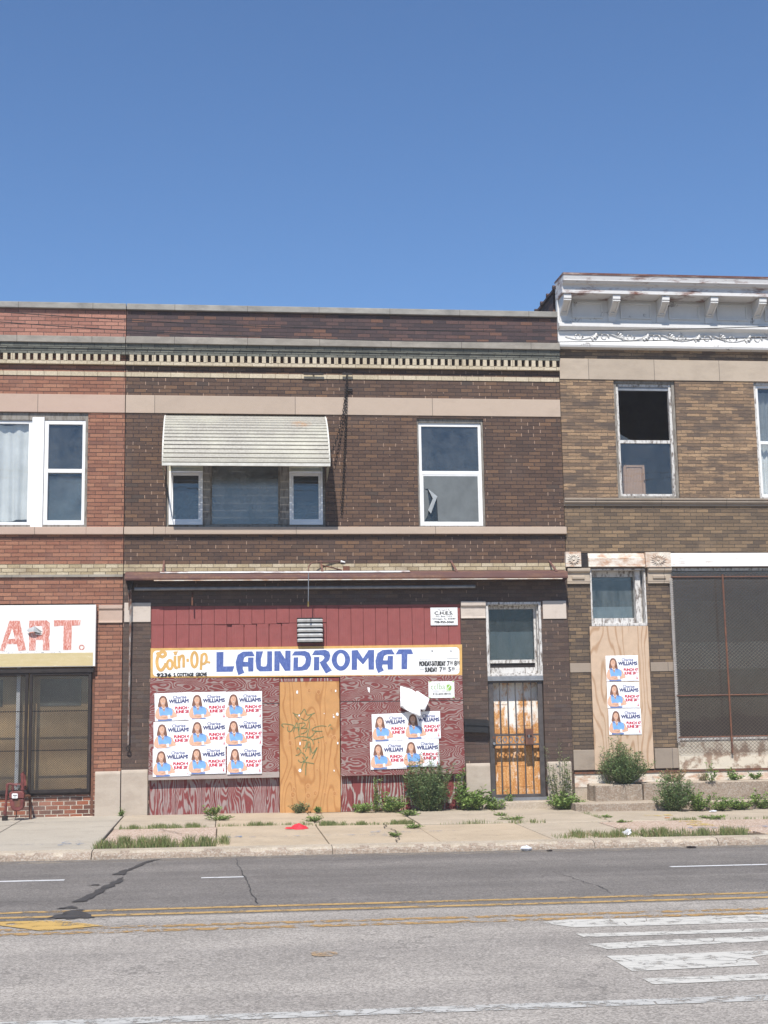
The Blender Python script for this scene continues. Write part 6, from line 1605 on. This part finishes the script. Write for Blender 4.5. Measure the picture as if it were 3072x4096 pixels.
for sx_, y, h, r_, ns, m, L, lab in ((1890,-.32,.42,.30,30,'leaf_bright',.10,'broad leaved weed clump between the bush and the gate pier'), (1850,-.22,.80,.14,6,'leaf_bright',.085,'tall leafy weed stalk against the stone base right of the bush'), (1985,-.26,.20,.20,16,'leaf_bright',.065,'low weed at the left corner of the doorstep'),
      (1560,-.26,.30,.34,34,'leaf_bright',.07,'low leafy weeds left of the dense bush under the red board'), (1500,-.2,.62,.10,6,'leaf_bright',.05,'thin upright weed stalk against the lower red panel'), (1440,-.22,.16,.24,20,'leaf_bright',.06,'small weed at the right foot of the orange plywood'),
      (1195,-.2,.20,.16,16,'leaf_pale',.05,'small weed at the left foot of the orange plywood'), (1270,-.2,.10,.10,10,'leaf_bright',.05,'tiny weed under the middle of the orange plywood'), (1965,-.12,.32,.10,8,'leaf_bright',.06,'leafy weed before the left end of the barred gate'), (2040,-.14,.34,.09,8,'leaf_bright',.055,'weed climbing the lower bars of the gate'),
      (852,-.35,.17,.16,14,'leaf_bright',.05,'upright weed against the left lower panel under the posters'), (876,-1.3,.15,.22,26,'leaf_bright',.05,'flat weed in the pavement joint before the left lower panel'), (484,-.12,.12,.06,8,'leaf_bright',.04,'tiny weed at the joint of the two stone bases'),
      (1640,-1.15,.18,.17,26,'leaf_bright',.055,'weed growing from the slab joint in front of the bush'), (1650,-3.35,.10,.12,18,'leaf_bright',.045,'little weed sprouting from the sidewalk slab crack'), (1581,-4.55,.12,.10,14,'leaf_bright',.045,'small weed in the pavement crack near the curb'), (1253,-1.9,.20,.16,20,'leaf_bright',.05,'weed tuft in the grassy joint, right of the red cloth'),
      (2005,-1.5,.08,.12,12,'leaf_bright',.04,'small weed in the diagonal slab joint before the gate'), (2045,-2.3,.10,.22,20,'leaf_bright',.045,'flat weed further out in the slab joint before the gate'), (2425,-2.2,.08,.10,12,'leaf_bright',.04,'tiny weed in the joint before the lower step'), (2490,-3.1,.07,.12,12,'leaf_bright',.04,'tiny weed at the corner of the pebbly slab'), (2850,-2.75,.09,.24,26,'leaf_bright',.045,'flat weed along the pebbly slab joint at right')):
    x = None
    for it in range(1):
        x = X(sx_, 3240, y)
    flat = y < -1.0
    plant('weed', lab, (x, y, sz(x, y)+.005), h*(.55 if flat else 1), r_*(1.1 if flat else 1), ns, 12 if flat else (22 if h < .5 else 34), L*(.8 if flat else 1), L*.2, m, up=.25 if flat else .6)
def dryg():
    grass('dry straw blades scattered through the curb grass', [(-1.75,.05,-5.36,-4.60,.5),(4.55,7.2,-5.36,-4.85,.5)], 1500, .11, 'dry')
def grass(label, rect_list, n, h, m='grass', wx=.004):
    b = MB()
    for (x0, x1, y0, y1, frac) in rect_list:
        for i in range(int(n*frac)):
            x, y = random.uniform(x0, x1), random.uniform(y0, y1)
            cl = .5+.5*math.sin(x*5.3+1.7*math.sin(y*6+x)+1.4*math.sin(x*17)); cl = cl**2.6*(1-.55*abs((y-(y0+y1)/2)/(y1-y0)*2)**2)
            if random.random() > .10+.9*cl: continue
            hh = h*random.uniform(.4, 1.1)*(.6+.5*cl); a = random.uniform(0, 6.283); l_ = hh*random.uniform(.1,.8)
            z = sz(x, y)-.03; p = Vector((x, y, z)); e = p+Vector((math.cos(a)*l_, math.sin(a)*l_, hh+.03)); s = Vector((-math.sin(a), math.cos(a), 0))*wx
            mdl = p.lerp(e, .55)+Vector((0,0,.012))
            b.add([p-s, p+s, mdl+s*.8, e, mdl-s*.8], [(0,1,2,3,4)])
    o = b.build('grass', MT[m], None, (sum(r[0] for r in rect_list)/len(rect_list), rect_list[0][2], 0), fix=False)
    return prop(o, label, 'grass', kind='stuff')
random.seed(25)
grass('long grass growing along the curb before the pebbly slab at left', [(-1.75,.05,-5.36,-4.50,1)], 5000, .125)
grass('grass growing along the curb at the right, before the pebbly slab', [(4.55,5.9,-5.36,-4.95,.45),(5.6,7.35,-5.36,-4.72,.6)], 4800, .115)
grass('short grass in the long pavement joint before the laundromat', [(-1.62,-.25,-2.6,-2.30,.34),(-.1,1.38,-2.48,-2.34,.26),(1.2,1.75,-2.70,-2.4,.14),(1.5,2.95,-2.68,-2.54,.28),(2.0,2.9,-2.68,-2.55,.12),(3.3,4.5,-2.83,-2.7,.07),(4.4,5.0,-2.88,-2.7,.06)], 5600, .08, 'grass')
grass('short grass in the joints at the right of the pavement', [(6.9,7.6,-2.98,-2.84,.3),(7.6,9,-2.98,-2.86,.4),(5.98,6.06,-2.6,-1.2,.15),(4.56,4.64,-2.7,-.5,.2)], 1200, .06, 'grass')

dryg()
# ------------------------------------------------------------------ litter
x, y = 1.09, -3.15; z = sz(x, y)+.008
b = MB(); vs = []; n = 18
for j in range(6):
    for i in range(n):
        a = i/n*6.283; rr = (1-j/5.2)*(1+.22*math.sin(a*3)+.1*math.sin(a*5))
        vs.append((x+.03+math.cos(a)*.125*rr, y+math.sin(a)*.10*rr, z+.075*math.sin(j/5*1.5)*(1+.2*math.sin(a*2+j))))
b.add(vs, [(j*n+i, j*n+(i+1) % n, (j+1)*n+(i+1) % n, (j+1)*n+i) for j in range(5) for i in range(n)])
b.add([(x-.06,y-.05,z+.004),(x-.19,y-.04,z+.012),(x-.16,y+.03,z+.03),(x-.05,y+.04,z+.03)], [(0,1,2,3)])
prop(b.build('red_cloth', MT['red_cloth'], None, (x, y, z), smooth=True), 'crumpled red cloth lying on the sidewalk before the orange plywood', 'litter')
def crumple(name, label, x, y, z, r_, m, flat=.4):
    b = MB(); n = 9; vs = []
    for j in range(5):
        for i in range(n):
            a = i/n*6.283; ph = j/4*math.pi; q = random.uniform(.7, 1.2)
            vs.append((x+math.cos(a)*math.sin(ph)*r_*q, y+math.sin(a)*math.sin(ph)*r_*.7*q, z+(1-math.cos(ph))*r_*flat*q))
    b.add(vs, [(j*n+i, j*n+(i+1) % n, (j+1)*n+(i+1) % n, (j+1)*n+i) for j in range(4) for i in range(n)])
    return prop(b.build(name, m, None, (x, y, z)), label, 'litter')
crumple('litter', 'crumpled white plastic lying in the gutter below the curb', 4.0, -5.86, rz(4), .09, MT['trash'])
crumple('litter', 'crushed clear plastic bottle in the curb grass at right', 5.62, -5.1, sz(5.6,-5.1), .07, MT['trash'], .6)
crumple('litter', 'small dark scrap in the gutter at right of the curb crack', 6.25, -5.95, rz(6.2), .07, MT['dark_iron'], .2)
crumple('litter', 'small dark scrap in the gutter below the middle slab', 4.3, -5.95, rz(4.3), .05, MT['dark_iron'], .2)
crumple('litter', 'little orange scrap on the pale slab before the bluish weed clump', 7.05, -2.55, sz(7.05,-2.55), .05, MT['knot'], .2)
crumple('litter', 'flat white scrap by the weeds at the low crumbling step', 8.2, -1.5, sz(8.2,-1.5), .07, MT['trash'], .2)

# ------------------------------------------------------------------ overhead cables
def cable(label, pts, y):
    w = [(X(sx_, sy, y), Z(sx_, sy, y)) for sx_, sy in pts]
    # parabola through the three measured points
    (x1, z1), (x2, z2), (x3, z3) = w
    def f(x): return z1*(x-x2)*(x-x3)/((x1-x2)*(x1-x3))+z2*(x-x1)*(x-x3)/((x2-x1)*(x2-x3))+z3*(x-x1)*(x-x2)/((x3-x1)*(x3-x2))
    b = MB(); b.tube([(x, y, f(x)) for x in [-9+k*.5 for k in range(52)]], .006, 5)
    prop(b.build('overhead_cable', MT['wire'], None, (3, y, z2)), label, 'cable', 'overhead cables crossing the street front')
cable('upper of two thin black cables strung across above the facades', [(0,1248),(1024,1304),(3072,1306)], -6.2)
cable('lower of two thin black cables strung across above the facades', [(0,1288),(1024,1347),(3072,1349)], -6.2)
# ------------------------------------------------------------------ light
sun_dir = Vector((.182, .731, -1)).normalized()
sd = bpy.data.lights.new('sun', 'SUN'); sd.energy = 4.2; sd.angle = math.radians(.5); sd.color = (1, .955, .89)
so = bpy.data.objects.new('sun', sd); COL.objects.link(so); so.rotation_euler = sun_dir.to_track_quat('-Z', 'Y').to_euler(); so.location = (-5, -20, 30)
w = bpy.data.worlds.new('World'); SC.world = w; w.use_nodes = True
nt = w.node_tree; bg = nt.nodes['Background']
sk = nt.nodes.new('ShaderNodeTexSky'); sk.sky_type = 'NISHITA'; sk.sun_disc = False
tow = -sun_dir
sk.sun_elevation = math.asin(tow.z); sk.sun_rotation = math.atan2(tow.x, tow.y)
sk.altitude = 200; sk.air_density = 1.12; sk.dust_density = 0.0; sk.ozone_density = 10.0
nt.links.new(sk.outputs[0], bg.inputs[0]); bg.inputs[1].default_value = .090
SC.view_settings.view_transform = 'Standard'; SC.view_settings.look = 'None'; SC.view_settings.exposure = .62; SC.view_settings.gamma = 1
SC.cycles.max_bounces = 6; SC.cycles.transparent_max_bounces = 12
SC.cycles.use_denoising = True

# ------------------------------------------------------------------ added scattering volume standing in for lens veil, lifts the blacks
hb = MB(); hb.box(-60, 60, -40, 30, -2.2, 14); hz = hb.build('lens_veil', [], None, (0, -5, -2.2))
hm = bpy.data.materials.new('pale haze'); hm.use_nodes = True; hn = hm.node_tree; hn.nodes.clear()
ho = hn.nodes.new('ShaderNodeOutputMaterial'); hv = hn.nodes.new('ShaderNodeVolumePrincipled')
hv.inputs['Color'].default_value = (.95, .93, .95, 1); hv.inputs['Density'].default_value = .0013
hn.links.new(hv.outputs[0], ho.inputs['Volume']); hz.data.materials.append(hm); prop(hz, kind='stuff')
